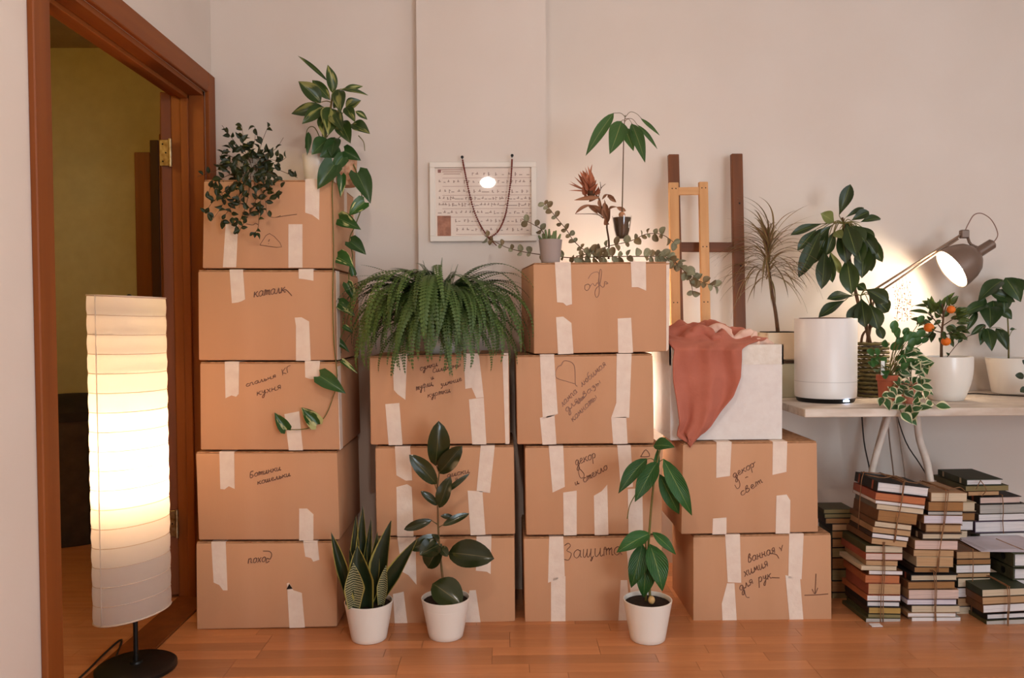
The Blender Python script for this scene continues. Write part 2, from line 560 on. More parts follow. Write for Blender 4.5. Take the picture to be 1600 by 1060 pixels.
def plank_field(name, x0, x1, y0, y1):
    V, F = [], []
    y = y0
    while y < y1 - 1e-6:
        yy = min(y + ROW, y1)
        x = x0
        while x < x1 - 1e-6:
            xx = min(x + rnd.choice(LENS), x1)
            b = len(V)
            for (u, v, w) in ((x, y, -.006), (xx - .0012, y, -.006), (xx - .0012, yy - .0012, -.006), (x, yy - .0012, -.006), (x, y, 0), (xx - .0012, y, 0), (xx - .0012, yy - .0012, 0), (x, yy - .0012, 0)):
                V.append((u, v, w))
            F += [tuple(b + k for k in f) for f in ((3, 2, 1, 0), (4, 5, 6, 7), (0, 1, 5, 4), (1, 2, 6, 5), (2, 3, 7, 6), (3, 0, 4, 7))]
            x = xx
        y = yy
    return tag(mesh(name, V, F, M['plank'], floor), kind='stuff')
plank_field('planks', XL, XR, YFRONT, y_lo)
plank_field('planks', 2.9, XR, y_lo, YB_R)
plank_field('planks', HX0, XL, HY0, HY1)
# door threshold
# ---------------------------------------------------------------- door casing, lining, leaf
dc = tag(thing('trim_1', (XL, YF_OUT, 0)), kind='structure')
CT = 0.018
ZT = at(332, 121, YF_OUT).z
box('casing', XL, XL + CT, YN_OUT, YN_IN, 0, ZT, M['trim'], dc, 0.003)
box('casing', XL, XL + CT, YF_IN, YF_OUT, 0, ZT, M['trim'], dc, 0.003)
box('casing', XL, XL + CT, YN_IN, YF_IN, DZ1, ZT, M['trim_h'], dc, 0.003)
box('casing', XL - WT - CT, XL - WT, YF_IN, YF_IN + .07, 0, ZT, M['trim'], dc, 0.003)
box('jamb', XL - WT, XL, YN_IN, YN_IN + .018, 0, DZ1, M['trim'], dc)
box('jamb', XL - WT, XL, YF_IN - .018, YF_IN, 0, DZ1, M['trim'], dc)
box('jamb', XL - WT, XL, YN_IN, YF_IN, DZ1 - .018, DZ1, M['trim_h'], dc)
box('stop', XL - .085, XL - .055, YF_IN - .034, YF_IN - .018, 0, DZ1 - .018, M['trim'], dc, 0.002)
box('stop', XL - .085, XL - .055, YN_IN + .018, YF_IN - .018, DZ1 - .034, DZ1 - .018, M['trim_h'], dc, 0.002)
box('threshold', XL - WT, XL, YN_IN, YF_IN, -0.003, 0.006, M['doorwood'], dc, 0.003)
# the leaf stands open in the hallway, folded back past the far jamb
hp = Vector((at(271.5, 400, YF_IN - .02).x, YF_IN - .02, 0))
tipx = at(273, 500, 4.1)
dl = thing('door_1', hp); tag(dl, kind='structure')
v = (Vector((tipx.x + .005, 4.05, 0)) - hp); Lf = v.length; v.normalize(); nrm = Vector((-v.y, v.x, 0))
def leafbox(name, a0, a1, t0, t1, z0, z1, mat, parent, bev=0.003):
    fr = [hp + v * a0 + nrm * t0, hp + v * a1 + nrm * t0]
    bk = [hp + v * a0 + nrm * t1, hp + v * a1 + nrm * t1]
    up0, up1 = Vector((0, 0, z0)), Vector((0, 0, z1))
    return bm_obj(name, hexa([fr[0] + up1, fr[1] + up1, fr[1] + up0, fr[0] + up0], [bk[0] + up1, bk[1] + up1, bk[1] + up0, bk[0] + up0], bev), mat, parent)
leafbox('leaf', 0, Lf, 0, .04, .012, 2.02, M['doorwood'], dl)
leafbox('inset_panel', .12, Lf - .12, .038, .046, 1.1, 1.88, M['doorwood'], dl)
leafbox('inset_panel', .12, Lf - .12, .038, .046, .2, .92, M['doorwood'], dl)
hz = leafbox('handle_plate', Lf - .09, Lf - .05, .04, .046, .95, 1.16, M['brass'], dl)
tube('handle', [hp + v * (Lf - .07) + nrm * .045 + Vector((0, 0, 1.08)), hp + v * (Lf - .07) + nrm * .085 + Vector((0, 0, 1.08)), hp + v * (Lf - .17) + nrm * .09 + Vector((0, 0, 1.075))], .009, M['brass'], dl)
for (y0, y1) in ((222, 262), (795, 835)):
    zt, zb = at(266, y0, YF_IN).z, at(266, y1, YF_IN).z
    c = hp + nrm * .02
    h = bm_obj('hinge', box_bm(c.x - .022, c.x + .012, c.y - .012, c.y - .004, zb, zt, 0.001), M['brass'], dl)
    V, F = lathe_data([(.007, zb - .004), (.007, zt + .004)], (c.x + .02, c.y - .012, 0), 10)
    autosmooth(mesh('hinge_pin', V, F, M['brass'], h))
    V, F = [], []
    for k in range(3):
        sphere_data((c.x - .006 + (.008 if k == 1 else -.004), c.y - .0125, zb + (zt - zb) * (k + .5) / 3), .0035, V, F, 6, 4)
    mesh('screws', V, F, M['black'], h)
M['dark_leaf'] = mat_plain('dark_door_edge', (70, 34, 14), .6)
# casing of a second door on the hallway's end wall
x0h = at(217, 500, HY1).x
d2 = thing('door_2', (x0h + .3, HY1, 0)); tag(d2, kind='structure')
box('casing', x0h, x0h + .085, HY1 - .02, HY1, 0, at(230, 239, HY1).z, M['trim'], d2, .003)
box('casing', x0h + .085, XL - WT, HY1 - .02, HY1, at(230, 239, HY1).z - .085, at(230, 239, HY1).z, M['trim_h'], d2, .003)
box('leaf', x0h + .085, XL - WT, HY1 - .012, HY1 - .002, 0.01, at(230, 239, HY1).z - .085, M['doorwood'], d2)
xa, xb = at(237, 400, 4.15).x, at(250, 400, 4.15).x
box('open_leaf', xa, xb, 4.15, 4.36, 0.01, at(243, 219, 4.15).z, M['dark_leaf'], d2, .002)
xa, xb = at(251.5, 400, 4.33).x, at(258, 400, 4.33).x
box('pale_strip', xa, xb, 4.33, 4.37, 0.01, at(255, 265, 4.33).z, mat_plain('pale_strip_paint', (190, 140, 90), .6), d2, .001)
# cloth hamper in the hallway
hc = at(112, 640, 4.12); hc.z = 0
hamp = thing('laundry_hamper', hc, 'dark brown cloth hamper with a domed lid in the hallway behind the lamp', 'hamper')
mh = mat_plain('hamper_cloth', (74, 54, 34), 0.9, (58, 42, 26), 18, 0.4, 60)
mh2 = mat_plain('hamper_lid_cloth', (44, 32, 18), 0.9, (36, 26, 14), 18, 0.4, 60)
zt = at(112, 652, 4.0).z
lathe('body', [(.20, 0), (.225, .03), (.235, zt * .5), (.23, zt)], hc, mh, hamp, 36)
lathe('lid', [(.237, zt - .015), (.238, zt + .03), (.20, zt + .075), (.12, zt + .1), (.02, zt + .108)], hc, mh2, hamp, 36)
tubes('seam', [([hc + Vector((.236 * math.sin(a) , -.236 * math.cos(a), z)) for z in (.03, zt * .5, zt - .01)], .004, .004) for a in (-.5, .2, .8)], mh2, hamp)

# ================================================================ CARDBOARD BOXES
# stroke alphabet for marker handwriting: x across, y in x-heights
def _g(s):
    return [[tuple(float(c) for c in p.split(',')) for p in st.split()] for st in s.split(';')]
GL = {
 'а': (1.0, '.75,.8 .45,1 .12,.7 .12,.25 .4,0 .7,.35 .78,.95 .78,.2 .95,.05'),
 'б': (.9, '.7,1.75 .3,1.55 .1,.8 .15,.2 .45,0 .75,.3 .7,.75 .4,.9 .15,.6'),
 'в': (.85, '.1,.1 .2,1.2 .5,1.6 .55,1.2 .2,.9 .6,.75 .65,.25 .3,0 .1,.2'),
 'г': (.7, '.05,.8 .25,1 .35,.6 .3,.2 .45,0 .65,.2'),
 'д': (.95, '.7,.8 .4,1 .1,.6 .2,.1 .5,.1 .72,.8 .7,-.4 .5,-1.1 .25,-.9 .5,-.3 .95,.2'),
 'е': (.8, '.1,.4 .5,.6 .5,.95 .25,1 .1,.5 .25,.05 .6,.1 .8,.3'),
 'ж': (1.2, '.05,.9 .4,.5 .1,.05;.6,1 .6,0;1.1,.9 .65,.5 1.15,.05'),
 'з': (.75, '.1,.85 .45,1 .5,.65 .25,.5 .6,.3 .4,-.5 .1,-.4'),
 'и': (.95, '.1,1 .1,.2 .3,0 .6,.5 .65,1 .65,.2 .8,0 .95,.2'),
 'й': (.95, '.1,1 .1,.2 .3,0 .6,.5 .65,1 .65,.2 .8,0 .95,.2;.25,1.35 .4,1.25 .6,1.4'),
 'к': (.85, '.12,1 .1,0;.7,1 .15,.45 .4,.5 .65,.05 .85,.15'),
 'л': (.85, '.0,.1 .2,.1 .45,1 .55,.2 .7,0 .85,.2'),
 'м': (1.1, '.0,.1 .2,.2 .3,1 .5,.3 .8,1 .85,.2 1.1,.15'),
 'н': (.95, '.12,1 .1,0;.1,.5 .65,.55;.65,1 .62,.15 .95,.1'),
 'о': (.85, '.5,1 .15,.75 .15,.2 .45,0 .75,.35 .65,.9 .45,1 .85,.8'),
 'п': (.95, '.1,0 .12,1;.12,.75 .4,1 .6,.8 .62,.15 .9,.1'),
 'р': (.9, '.15,1 .1,-1.0;.12,.6 .4,1 .7,.7 .6,.15 .3,.1'),
 'с': (.75, '.65,.85 .35,1 .1,.6 .2,.1 .5,0 .75,.25'),
 'т': (1.1, '.1,0 .12,.95 .3,.95 .38,.1;.38,.6 .6,.95 .68,.1;.68,.6 .9,.95 .95,.1 1.1,.1'),
 'у': (.85, '.1,1 .15,.5 .4,.4 .6,1 .55,.0 .35,-.9 .1,-.7 .4,-.1 .85,.3'),
 'ф': (1.1, '.5,1.4 .5,-1;.5,.9 .2,1 .1,.4 .5,.1;.5,.9 .85,1 .95,.4 .5,.1'),
 'х': (.85, '.1,1 .7,0;.7,1 .1,0'),
 'ц': (1.0, '.1,1 .1,.2 .3,0 .6,.5 .65,1 .65,.1 .85,0 .85,-.4'),
 'ч': (.85, '.1,1 .15,.5 .5,.5;.62,1 .6,.1 .85,.15'),
 'ш': (1.2, '.1,1 .1,.2 .25,0 .45,.5 .5,1 .5,.2 .65,0 .85,.5 .9,1 .9,.1 1.15,.15'),
 'щ': (1.25, '.1,1 .1,.2 .25,0 .45,.5 .5,1 .5,.2 .65,0 .85,.5 .9,1 .9,.05 1.1,-.1 .95,-.5 .9,-.3 1.2,.1'),
 'ь': (.7, '.12,1 .1,.2 .35,0 .6,.3 .4,.55 .12,.4'),
 'ы': (1.1, '.12,1 .1,.2 .35,0 .6,.3 .4,.55 .12,.4;.9,1 .88,.1'),
 'э': (.8, '.1,.85 .4,1 .65,.6 .5,.1 .15,.05;.3,.55 .62,.55'),
 'ю': (1.2, '.12,1 .1,0;.1,.5 .45,.5;.8,1 .5,.6 .6,.1 .9,.1 1.05,.6 .8,1'),
 'я': (.85, '.65,.05 .65,1 .3,1 .2,.6 .6,.5;.45,.5 .1,.0'),
 'З': (1.05, '.1,1.6 .5,1.85 .75,1.5 .35,1.0 .85,.6 .6,-.15 .1,-.05'),
 'К': (.95, '.15,1.5 .1,0;.85,1.5 .15,.7 .8,0'),
 'Г': (.9, '.1,0 .15,1.4 .85,1.5'),
 'Б': (.95, '.8,1.6 .2,1.5 .15,0 .6,0 .75,.5 .2,.8'),
 'С': (.95, '.8,1.3 .45,1.55 .1,.9 .15,.2 .5,0 .9,.3'),
 '+': (1.0, '.2,1.4 .5,.8 .9,1.5;.5,.8 .45,.4'),
 ',': (.4, '.2,.1 .1,-.3'),
 '-': (.8, '.1,.5 .4,.65 .7,.5'),
 '.': (.6, '.15,.1 .3,.3 .4,.1 .2,.0'),
 '~': (1.4, '.0,.5 .4,.65 .8,.5 1.4,.6'),
 ' ': (.6, ''),
}
def write_data(jobs, Y, V, F, rpx=0.62):
    """jobs: (text, x0, y0, x1, y1, xheight px[, slant]) -> tubes on the plane Y"""
    for job in jobs:
        t, x0, y0, x1, y1, xh = job[:6]
        sl = job[6] if len(job) > 6 else 0.25
        tot = sum(GL[c][0] for c in t)
        d = Vector((x1 - x0, y1 - y0)); L = d.length; d /= L
        n = Vector((d.y, -d.x))
        sx = L / tot
        adv = 0
        for c in t:
            a, s = GL[c]
            if s.strip():
                for st in _g(s):
                    pts = []
                    for (x, y) in st:
                        u = (adv + x) * sx + y * xh * sl
                        w = y * xh
                        pts.append(at(x0 + d.x * u + n.x * w, y0 + d.y * u + n.y * w, Y))
                    tube_data(catmull(pts, 3), rpx * m_px(Y), None, 4, V, F)
            adv += a
def lines_data(lines, Y, V, F, rpx=0.62, sub=3):
    for ln in lines:
        tube_data(catmull([at(x, y, Y) for x, y in ln], sub), rpx * m_px(Y), None, 4, V, F)

rb = random.Random(3)
def carton(quad, Yf, depth, label, tapes, jobs=(), lines=(), ink='ink', rpx=0.62, skew=0.0, side_tapes=(), hole=None):
    lift = 1.5 if quad[2][1] < 900 else 0.0      # a hair of air between stacked boxes
    q = [at(quad[0][0], quad[0][1], Yf), at(quad[1][0], quad[1][1], Yf), at(quad[2][0], quad[2][1] - lift, Yf), at(quad[3][0], quad[3][1] - lift, Yf)]
    # gentle squaring: keep each corner but let the back follow the front
    dz = Vector((skew, depth, 0))
    bk = [p + dz for p in q]
    base = (q[2] + q[3]) / 2 + Vector((0, depth / 2, 0)); base.z = min(q[2].z, q[3].z)
    t = thing('cardboard_box', base, label, 'box', 'cardboard moving boxes')
    fl = 0.0045
    qt = [q[0] - Vector((0, 0, fl)), q[1] - Vector((0, 0, fl)), q[2], q[3]]
    bt = [bk[0] - Vector((0, 0, fl)), bk[1] - Vector((0, 0, fl)), bk[2], bk[3]]
    bm = hexa(qt, bt, 0.0055, 2)
    autosmooth(bm_obj('body', bm, M['card'], t), 30)
    # two top flaps meeting along a seam that runs left to right
    for (a, b) in ((0.004, 0.497), (0.503, 0.996)):
        c = [q[0] + dz * a, q[1] + dz * a, q[1] + dz * b, q[0] + dz * b]
        ins = 0.003
        c[0].x += ins; c[3].x += ins; c[1].x -= ins; c[2].x -= ins
        top = [p.copy() for p in c]
        bot = [p - Vector((0, 0, fl)) for p in c]
        bm_obj('flap', hexa(top, bot, 0.0012), M['card_in'], t)
    for tp in tapes:
        pts = [at(x, y, Yf) for x, y in tp]
        n = len(pts)
        e = Vector((0, -0.0014, 0))
        V = [p + e for p in pts] + [p + Vector((0, .0006, 0)) for p in pts]
        F = [tuple(range(n))[::-1], tuple(range(n, 2 * n))] + [(i, (i + 1) % n, n + (i + 1) % n, n + i) for i in range(n)]
        o = mesh('tape_strip', V, F, M['tape'], t)
        bm = bmesh.new(); bm.from_mesh(o.data); bmesh.ops.recalc_face_normals(bm, faces=bm.faces)
        bmesh.ops.triangulate(bm, faces=[f for f in bm.faces if len(f.verts) > 4]); bm.to_mesh(o.data); bm.free()
        # strips that start at the top edge run on over the flaps
        ytop = min(p[1] for p in tp)
        tops = sorted([p for p in tp if p[1] < ytop + 3.0], key=lambda p: p[0])
        edge_y = quad[0][1] + (quad[1][1] - quad[0][1]) * ((tops[0][0] - quad[0][0]) / max(1, quad[1][0] - quad[0][0]))
        if len(tops) >= 2 and ytop < edge_y + 6:
            a, b = at(tops[0][0], tops[0][1], Yf), at(tops[-1][0], tops[-1][1], Yf)
            z = max(q[0].z, q[1].z) + 0.0008
            bm_obj('tape_strip', hexa([Vector((a.x, Yf - .0012, z)), Vector((b.x, Yf - .0012, z)), Vector((b.x, Yf - .0012, z - .006)), Vector((a.x, Yf - .0012, z - .006))],
                                      [Vector((a.x, Yf + depth * .95, z)), Vector((b.x, Yf + depth * .95, z)), Vector((b.x, Yf + depth * .95, z - .0014)), Vector((a.x, Yf + depth * .95, z - .0014))]), M['tape'], t)
    for st in side_tapes:      # strips on the right-hand side: (y0, y1, z0 frac, z1 frac)
        s = st
        xs = (q[1].x + q[2].x) / 2 + 0.0012
        za, zb = q[2].z + (q[1].z - q[2].z) * s[2], q[2].z + (q[1].z - q[2].z) * s[3]
        fr = [Vector((q[1].x + (q[2].x - q[1].x) * (1 - s[3]) + .0014 + skew * s[0] / depth, Yf + s[0], zb)), Vector((q[1].x + (q[2].x - q[1].x) * (1 - s[3]) + .0014 + skew * s[1] / depth, Yf + s[1], zb)),
              Vector((q[1].x + (q[2].x - q[1].x) * (1 - s[2]) + .0014 + skew * s[1] / depth, Yf + s[1], za)), Vector((q[1].x + (q[2].x - q[1].x) * (1 - s[2]) + .0014 + skew * s[0] / depth, Yf + s[0], za))]
        bm_obj('tape_strip', hexa(fr, [p - Vector((.002, 0, 0)) for p in fr]), M['tape'], t)
    if jobs or lines:
        for jb in jobs:
            V, F = [], []
            write_data([jb], Yf - .0006, V, F, rpx)
            mesh('handwritten_word', V, F, M[ink], t)
        for ln in lines:
            V, F = [], []
            lines_data([ln], Yf - .0006, V, F, rpx)
            mesh('pen_stroke', V, F, M[ink], t)
    if hole:
        V = [at(x, y, Yf - .0018) for x, y in hole]
        n = len(V)
        V += [p + Vector((0, .0012, 0)) for p in V]
        mesh('torn_hole', V, [tuple(range(n)), tuple(range(n, 2 * n))[::-1]] + [(i, (i + 1) % n, n + (i + 1) % n, n + i) for i in range(n)], M['black'], t)
    return t

S1, S2, S3, S4 = 2.86, 2.90, 2.90, 2.89
D1, D2, D3, D4 = 0.42, 0.34, 0.34, 0.36
carton([(318, 281), (521, 281.5), (522, 421), (316, 421)], S1, D1, 'topmost cardboard box of the five-high stack, under the two potted plants', [
    [(352.7, 350.6), (372, 350.6), (369, 418), (348.4, 418)], [(450.8, 350.6), (472.6, 350.6), (472.6, 418.5), (450.8, 418.5)],
    [(477, 280.6), (499.6, 280.6), (498.6, 344), (488, 336), (477, 332.5)]],
    lines=[[(406, 383), (421, 365), (440, 386), (406, 383)], [(421, 374), (419.5, 378)], [(419.5, 380.5), (419.7, 381.5)], [(430, 340), (448, 337), (464, 335)], [(385, 350), (395, 352), (399, 349), (404, 352)]], rpx=.5,
    side_tapes=[(.19, .24, .62, 1.0), (.38, .42, .3, 1.0)])
carton([(309, 422), (521.5, 422.5), (524, 565), (310, 565)], S1, D1, 'cardboard box with one short scribbled word, second from the top of the five-high stack', [
    [(358.8, 421.5), (379.6, 421.5), (383, 468), (377.5, 471), (371.5, 473), (362.4, 474)], [(466.6, 423.5), (489.8, 422.6), (489.8, 439), (477, 436.8), (467, 435.6)],
    [(460.5, 496.6), (471, 496), (483, 502.6), (485.6, 564), (462.6, 564), (462.6, 510)]],
    [('каталк', 396, 465, 446, 457, 8.5)], [[(441, 455), (447, 453), (456, 462.5)]], rpx=.8, side_tapes=[(.03, .08, .0, 1.0)], skew=.012)
carton([(312, 566), (527, 566), (531, 705), (313, 705)], S1, D1, 'middle cardboard box of the five-high stack with a vine trailing across its front', [
    [(351.3, 566.6), (373.6, 566.6), (373, 615.8), (369, 620.3), (361.8, 618), (352.5, 622.5)], [(476.5, 567), (499.8, 567), (498.3, 591.7), (486, 593), (477, 590)],
    [(444.5, 647.5), (467.5, 643), (473.5, 704), (451.5, 704)]],
    [('спальня', 384, 605, 432, 590, 4.2), ('КГ', 441, 587, 456, 580, 6), ('кухня', 401, 619, 440, 608, 6)], rpx=.6, side_tapes=[(.0, .05, .0, .95)])
carton([(305.5, 706.5), (527, 706), (531, 845.5), (310, 846)], S1, D1, 'cardboard box with two scribbled lines, fourth from the top of the five-high stack', [
    [(342.8, 707.8), (366, 707.8), (366.6, 764.3), (357.7, 760), (351, 765), (344.5, 764.3)], [(467.6, 795), (479.8, 795), (489.7, 804), (489.7, 845), (467.6, 845)]],
    [('Ботинки', 390, 747, 439, 735, 5.5), ('кошельки', 402, 758, 454, 744, 5)], rpx=.7)
carton([(306, 847.5), (527, 846.5), (527, 980), (307, 984.5)], S1, D1, 'bottom cardboard box of the five-high stack, one dark word and a torn tape hole', [
    [(330.3, 848), (352.7, 848), (355.4, 922.8), (348.8, 922.8), (342.8, 914.5), (334, 910.5)], [(474, 848.5), (496.3, 848), (499, 875), (489.7, 878), (486.4, 872.6), (477, 870)],
    [(448.5, 911.9), (451.8, 911), (458.4, 922.7), (471.6, 927), (476.5, 981), (452.4, 981.5)]],
    [('похо', 387, 881, 415, 878, 7.5)], [[(421, 877), (416, 880), (417, 873), (422, 874), (424.5, 867), (421, 862), (411, 861.5)]], rpx=.75,
    hole=[(447.5, 921.5), (452, 912.5), (457, 920.5)])

carton([(577, 557), (795, 552.5), (797, 695), (579, 697)], S2, D2, 'cardboard box directly under the fern', [
    [(613, 557), (636, 556.5), (633.4, 625), (621.5, 616.5), (615.4, 609.7)], [(602, 631.8), (624, 630), (629, 695.5), (607.3, 696)],
    [(724.5, 554.4), (748.3, 553.7), (755.8, 621), (744, 622.3), (737, 606.3), (727, 608)], [(732.7, 624.4), (755.8, 621.6), (760, 694.7), (737.8, 694.7)],
    [(785, 556.8), (794, 555), (795.6, 694), (789.7, 694)]],
    [('сумки', 656, 580, 684, 572, 5), ('Силиконы', 676, 583, 720, 573, 4.5), ('и', 674, 594, 678, 592, 4), ('туфли,', 650, 611, 678, 602, 5.5), ('зимние', 688, 605, 722, 595, 4.5), ('куртки', 668, 622, 704, 613, 5)], rpx=.6)
carton([(586, 698.5), (803, 696.5), (805, 837), (588, 840)], S2, D2, 'cardboard box behind the rubber plant leaves, middle of the three-high stack', [
    [(617, 699.5), (641, 699.5), (644, 751), (634, 751.4), (619.5, 743)], [(619.5, 761.4), (636, 757), (643.4, 761.4), (646.4, 838.5), (620.6, 838.5)],
    [(751, 698), (773, 698), (765.5, 770.6), (744.6, 768)], [(730.6, 766.9), (753.8, 768), (758.6, 836), (735.4, 836.7)]],
    [('диски', 698, 747, 734, 739, 5), ('и', 712, 752, 716, 750, 4)], rpx=.6)
carton([(600, 841), (804, 838.5), (805, 972), (603, 978)], S2, D2, 'bottom cardboard box standing behind the snake plant and the rubber plant', [
    [(621, 841.8), (649, 841), (650.8, 914), (638, 899), (628.7, 893.8)], [(614, 928.7), (630.6, 925), (636.8, 976), (617, 977)],
    [(744.6, 840), (767.7, 839.5), (766.6, 897.4), (761, 893.8), (743.5, 892)], [(733.5, 923), (743.5, 922.5), (750.8, 972.9), (724.3, 974)]])

carton([(833, 411), (1047, 409), (1045, 551), (834, 555)], S3, D3, 'topmost cardboard box beside the easels, carrying the eucalyptus and the small grey pot', [
    [(867, 411), (891.8, 410.6), (893.7, 475.6), (885, 478), (880, 473.5), (870.3, 472.5)], [(985.6, 410), (1009, 409.7), (1009.6, 454.5), (997, 449), (987, 449)],
    [(868.8, 495.9), (880, 495), (892.8, 505), (896, 553), (872, 554)], [(965, 498), (986, 496.8), (989, 551.5), (966, 552)],
    [(1041, 414), (1046, 413.4), (1044.5, 546), (1041, 549)]],
    lines=[[(914, 446), (914, 452), (918, 454), (922, 448), (919, 444), (914, 446)], [(919, 436), (924, 428), (932, 425), (936, 428), (935, 440), (936, 446)],
           [(922, 448), (926, 443), (930, 447), (933, 442), (936, 447), (936, 460), (932, 465), (929.5, 458), (932, 450), (938, 446)],
           [(937, 446), (939, 436), (940, 424), (937.5, 422), (936, 440), (940, 448), (944, 448), (945, 440), (950, 443), (946, 444)]], ink='ink_soft', rpx=.55, skew=-.035)
carton([(806, 556), (1020, 553), (1022, 694.5), (808, 696.5)], S3, D3, 'cardboard box with a drawn heart and slanted lines of writing', [
    [(843.6, 557), (865.7, 556.5), (871.6, 647), (860, 651.6), (848, 654.7)], [(843.6, 653), (866.3, 648.5), (869.4, 694.5), (847.6, 695.2)],
    [(963.5, 554.8), (986.8, 554.4), (983, 653), (955, 653), (962.8, 629.8)], [(955, 653), (978.4, 651.6), (980.6, 693.7), (958, 694.2)]],
    [('любимая', 909, 605, 948, 571, 6), ('лампа', 879, 636, 903, 613, 6), ('вазы', 912, 622, 940, 598, 5), ('для', 885, 645, 905, 628, 6), ('цвет', 903, 632, 914, 622, 4), ('комнаты', 895, 660, 934, 622, 6)],
    [[(902, 604), (899, 600), (898.5, 582), (897, 571), (891, 565.5), (881, 564), (877, 571), (872, 573), (868, 582), (870, 591), (885, 596), (898, 600)]], ink='ink_soft', rpx=.6)
carton([(820, 698), (1036, 696), (1034, 836), (822, 838.5)], S3, D3, 'cardboard box behind the avocado leaves, third down under the heart box', [
    [(857.4, 698.6), (880, 698.3), (882.5, 761), (863.3, 770)], [(880, 770), (901, 767), (901, 836.5), (880.8, 837)],
    [(927.9, 775), (940, 768), (948.8, 757.7), (950.6, 836), (929, 836.5)], [(964.5, 697.5), (985.5, 697.2), (989, 761), (969.8, 763)], [(981, 764.7), (1003.6, 763), (1004.7, 835), (982, 835.5)]],
    [('декор', 899, 728, 932, 715, 7.5), ('стекло', 912, 755, 950, 733, 6.5), ('и', 899, 759, 905, 756, 5)],
    [[(1001, 714), (1009, 703), (1015, 713), (1001, 714)], [(904, 731), (912, 740), (912, 746), (907, 747), (904, 738), (906, 730)]], rpx=.65)
carton([(818, 840), (1035, 837.5), (1035, 972), (820, 974)], S3, D3, 'bottom cardboard box with one large word, behind the floor avocado plant', [
    [(858, 840.8), (880, 840.4), (882.5, 900.8), (856.3, 911)], [(860.9, 904), (883.5, 900.8), (883.5, 972.8), (860.9, 973)],
    [(978.5, 855.5), (999, 850), (999, 932), (985.5, 932), (980, 869)], [(969.8, 907), (980, 907), (985, 972), (966, 972.3)]],
    [('Защита', 880, 874, 973, 867, 13, .1)], [[(943, 858.5), (955, 858)]], rpx=.6)

carton([(1067, 692.5), (1277, 690), (1279, 833.5), (1064, 837)], S4, D4, 'cardboard box directly under the white fabric storage box', [
    [(1119.5, 693), (1143, 692.5), (1140.4, 744), (1119, 747)], [(1207.4, 691.8), (1229.9, 691.5), (1228.6, 737.6), (1206.8, 742.4)],
    [(1113.8, 810.7), (1135, 809), (1135, 835), (1113, 835.5)], [(1213, 774.8), (1229, 773), (1234.7, 782), (1234, 834), (1211.6, 834.2)]],
    [('декор', 1146, 748, 1180, 729, 6.5), ('свет', 1158, 776, 1192, 754, 6), ('-', 1164, 750, 1170, 748, 5)], [[(1148, 744), (1155, 752), (1156, 760), (1152, 764), (1148, 758)], [(1176, 726), (1180, 722)]], rpx=.65)
carton([(1083, 838), (1299, 834), (1300, 974), (1083, 976.5)], S4, D4, 'bottom cardboard box beside the book piles, with an arrow drawn on it', [
    [(1133, 838), (1156, 837.5), (1158, 911), (1136.9, 910)], [(1136, 911.8), (1147.4, 911.8), (1151.3, 975), (1129, 975.3), (1127.6, 943.8)],
    [(1233, 836), (1255.5, 835.7), (1252.3, 905.3), (1231.5, 905.3)], [(1227, 899), (1250, 905), (1255.5, 974), (1234, 974.5)]],
    [('ванная', 1169, 880, 1212, 864, 8), ('+', 1218, 866, 1226, 862, 7), ('химия', 1163, 902, 1201, 885, 8), ('для', 1156, 924, 1178, 912, 7), ('рук', 1185, 911, 1206, 904, 8)],
    [[(1204, 865), (1213, 867), (1217, 873)], [(1163, 922), (1166, 933), (1171, 934)], [(1206, 903), (1218, 903.5)],
     [(1275, 897), (1273.5, 928)], [(1269, 921), (1273.5, 928.5), (1278, 919)], [(1257, 930.5), (1275, 930), (1294, 928.5)]], rpx=.7)
# ================================================================ PLANTS
SHAPES = {
 'ellipse': lambda t: math.sin(math.pi * t) ** 0.62,
 'lance': lambda t: math.sin(math.pi * t ** 0.85) ** 0.9 * (1 - 0.15 * t),
 'heart': lambda t: (1.0 if t < .25 else (1 - ((t - .25) / .75) ** 1.6)) * (min(1, (t + .03) / .12)) ** .5,
 'obov': lambda t: math.sin(math.pi * t ** 1.45) ** 0.8,
 'strap': lambda t: min(1, .55 + t * 1.2) * (1 - t ** 3.2),
 'blade': lambda t: (.55 + .9 * t if t < .5 else 1.0) * (1 - max(0, (t - .45) / .55) ** 1.7),
 'round': lambda t: math.sin(math.pi * t) ** 0.55,
}
LM = {}
def leaf_mesh(kind, mat, arch, fold, rip=0.02):
    key = (kind, mat.name, round(arch, 3), fold, rip)
    if key in LM: return LM[key]
    f = SHAPES[kind]
    nl, nc = (14, 2) if kind in ('strap', 'blade') else (10, 2)
    ws = [max(0.012, f(i / nl)) for i in range(nl + 1)]
    mxw = max(ws)
    V, F, UV = [], [], []
    lobes = kind == 'heart'
    for i in range(nl + 1):
        t = i / nl
        w = ws[i] / mxw * 0.5
        for j in range(-nc, nc + 1):
            u = j / nc
            y = t
            if lobes: y = t - 0.13 * abs(u) ** 1.5 * max(0, 1 - t * 3)
            z = arch * 4 * t * (1 - t) + fold * abs(u) * w * 2 + rip * math.sin(t * 9 + u * 2) * abs(u)
            V.append((u * w, y, z)); UV.append((0.5 + u * 0.5, t))
    c = 2 * nc + 1
    for i in range(nl):
        for j in range(c - 1):
            F.append((i * c + j, i * c + j + 1, (i + 1) * c + j + 1, (i + 1) * c + j))
    me = bpy.data.meshes.new('leaf')
    me.from_pydata(V, [], F)
    uv = me.uv_layers.new(name='UVMap')
    for lp in me.loops:
        uv.data[lp.index].uv = UV[lp.vertex_index]
    me.polygons.foreach_set('use_smooth', [True] * len(me.polygons))
    me.materials.append(mat)
    me.update()
    LM[key] = me
    return me
rl = random.Random(11)
CAM = Vector((0, 0, CAMH))
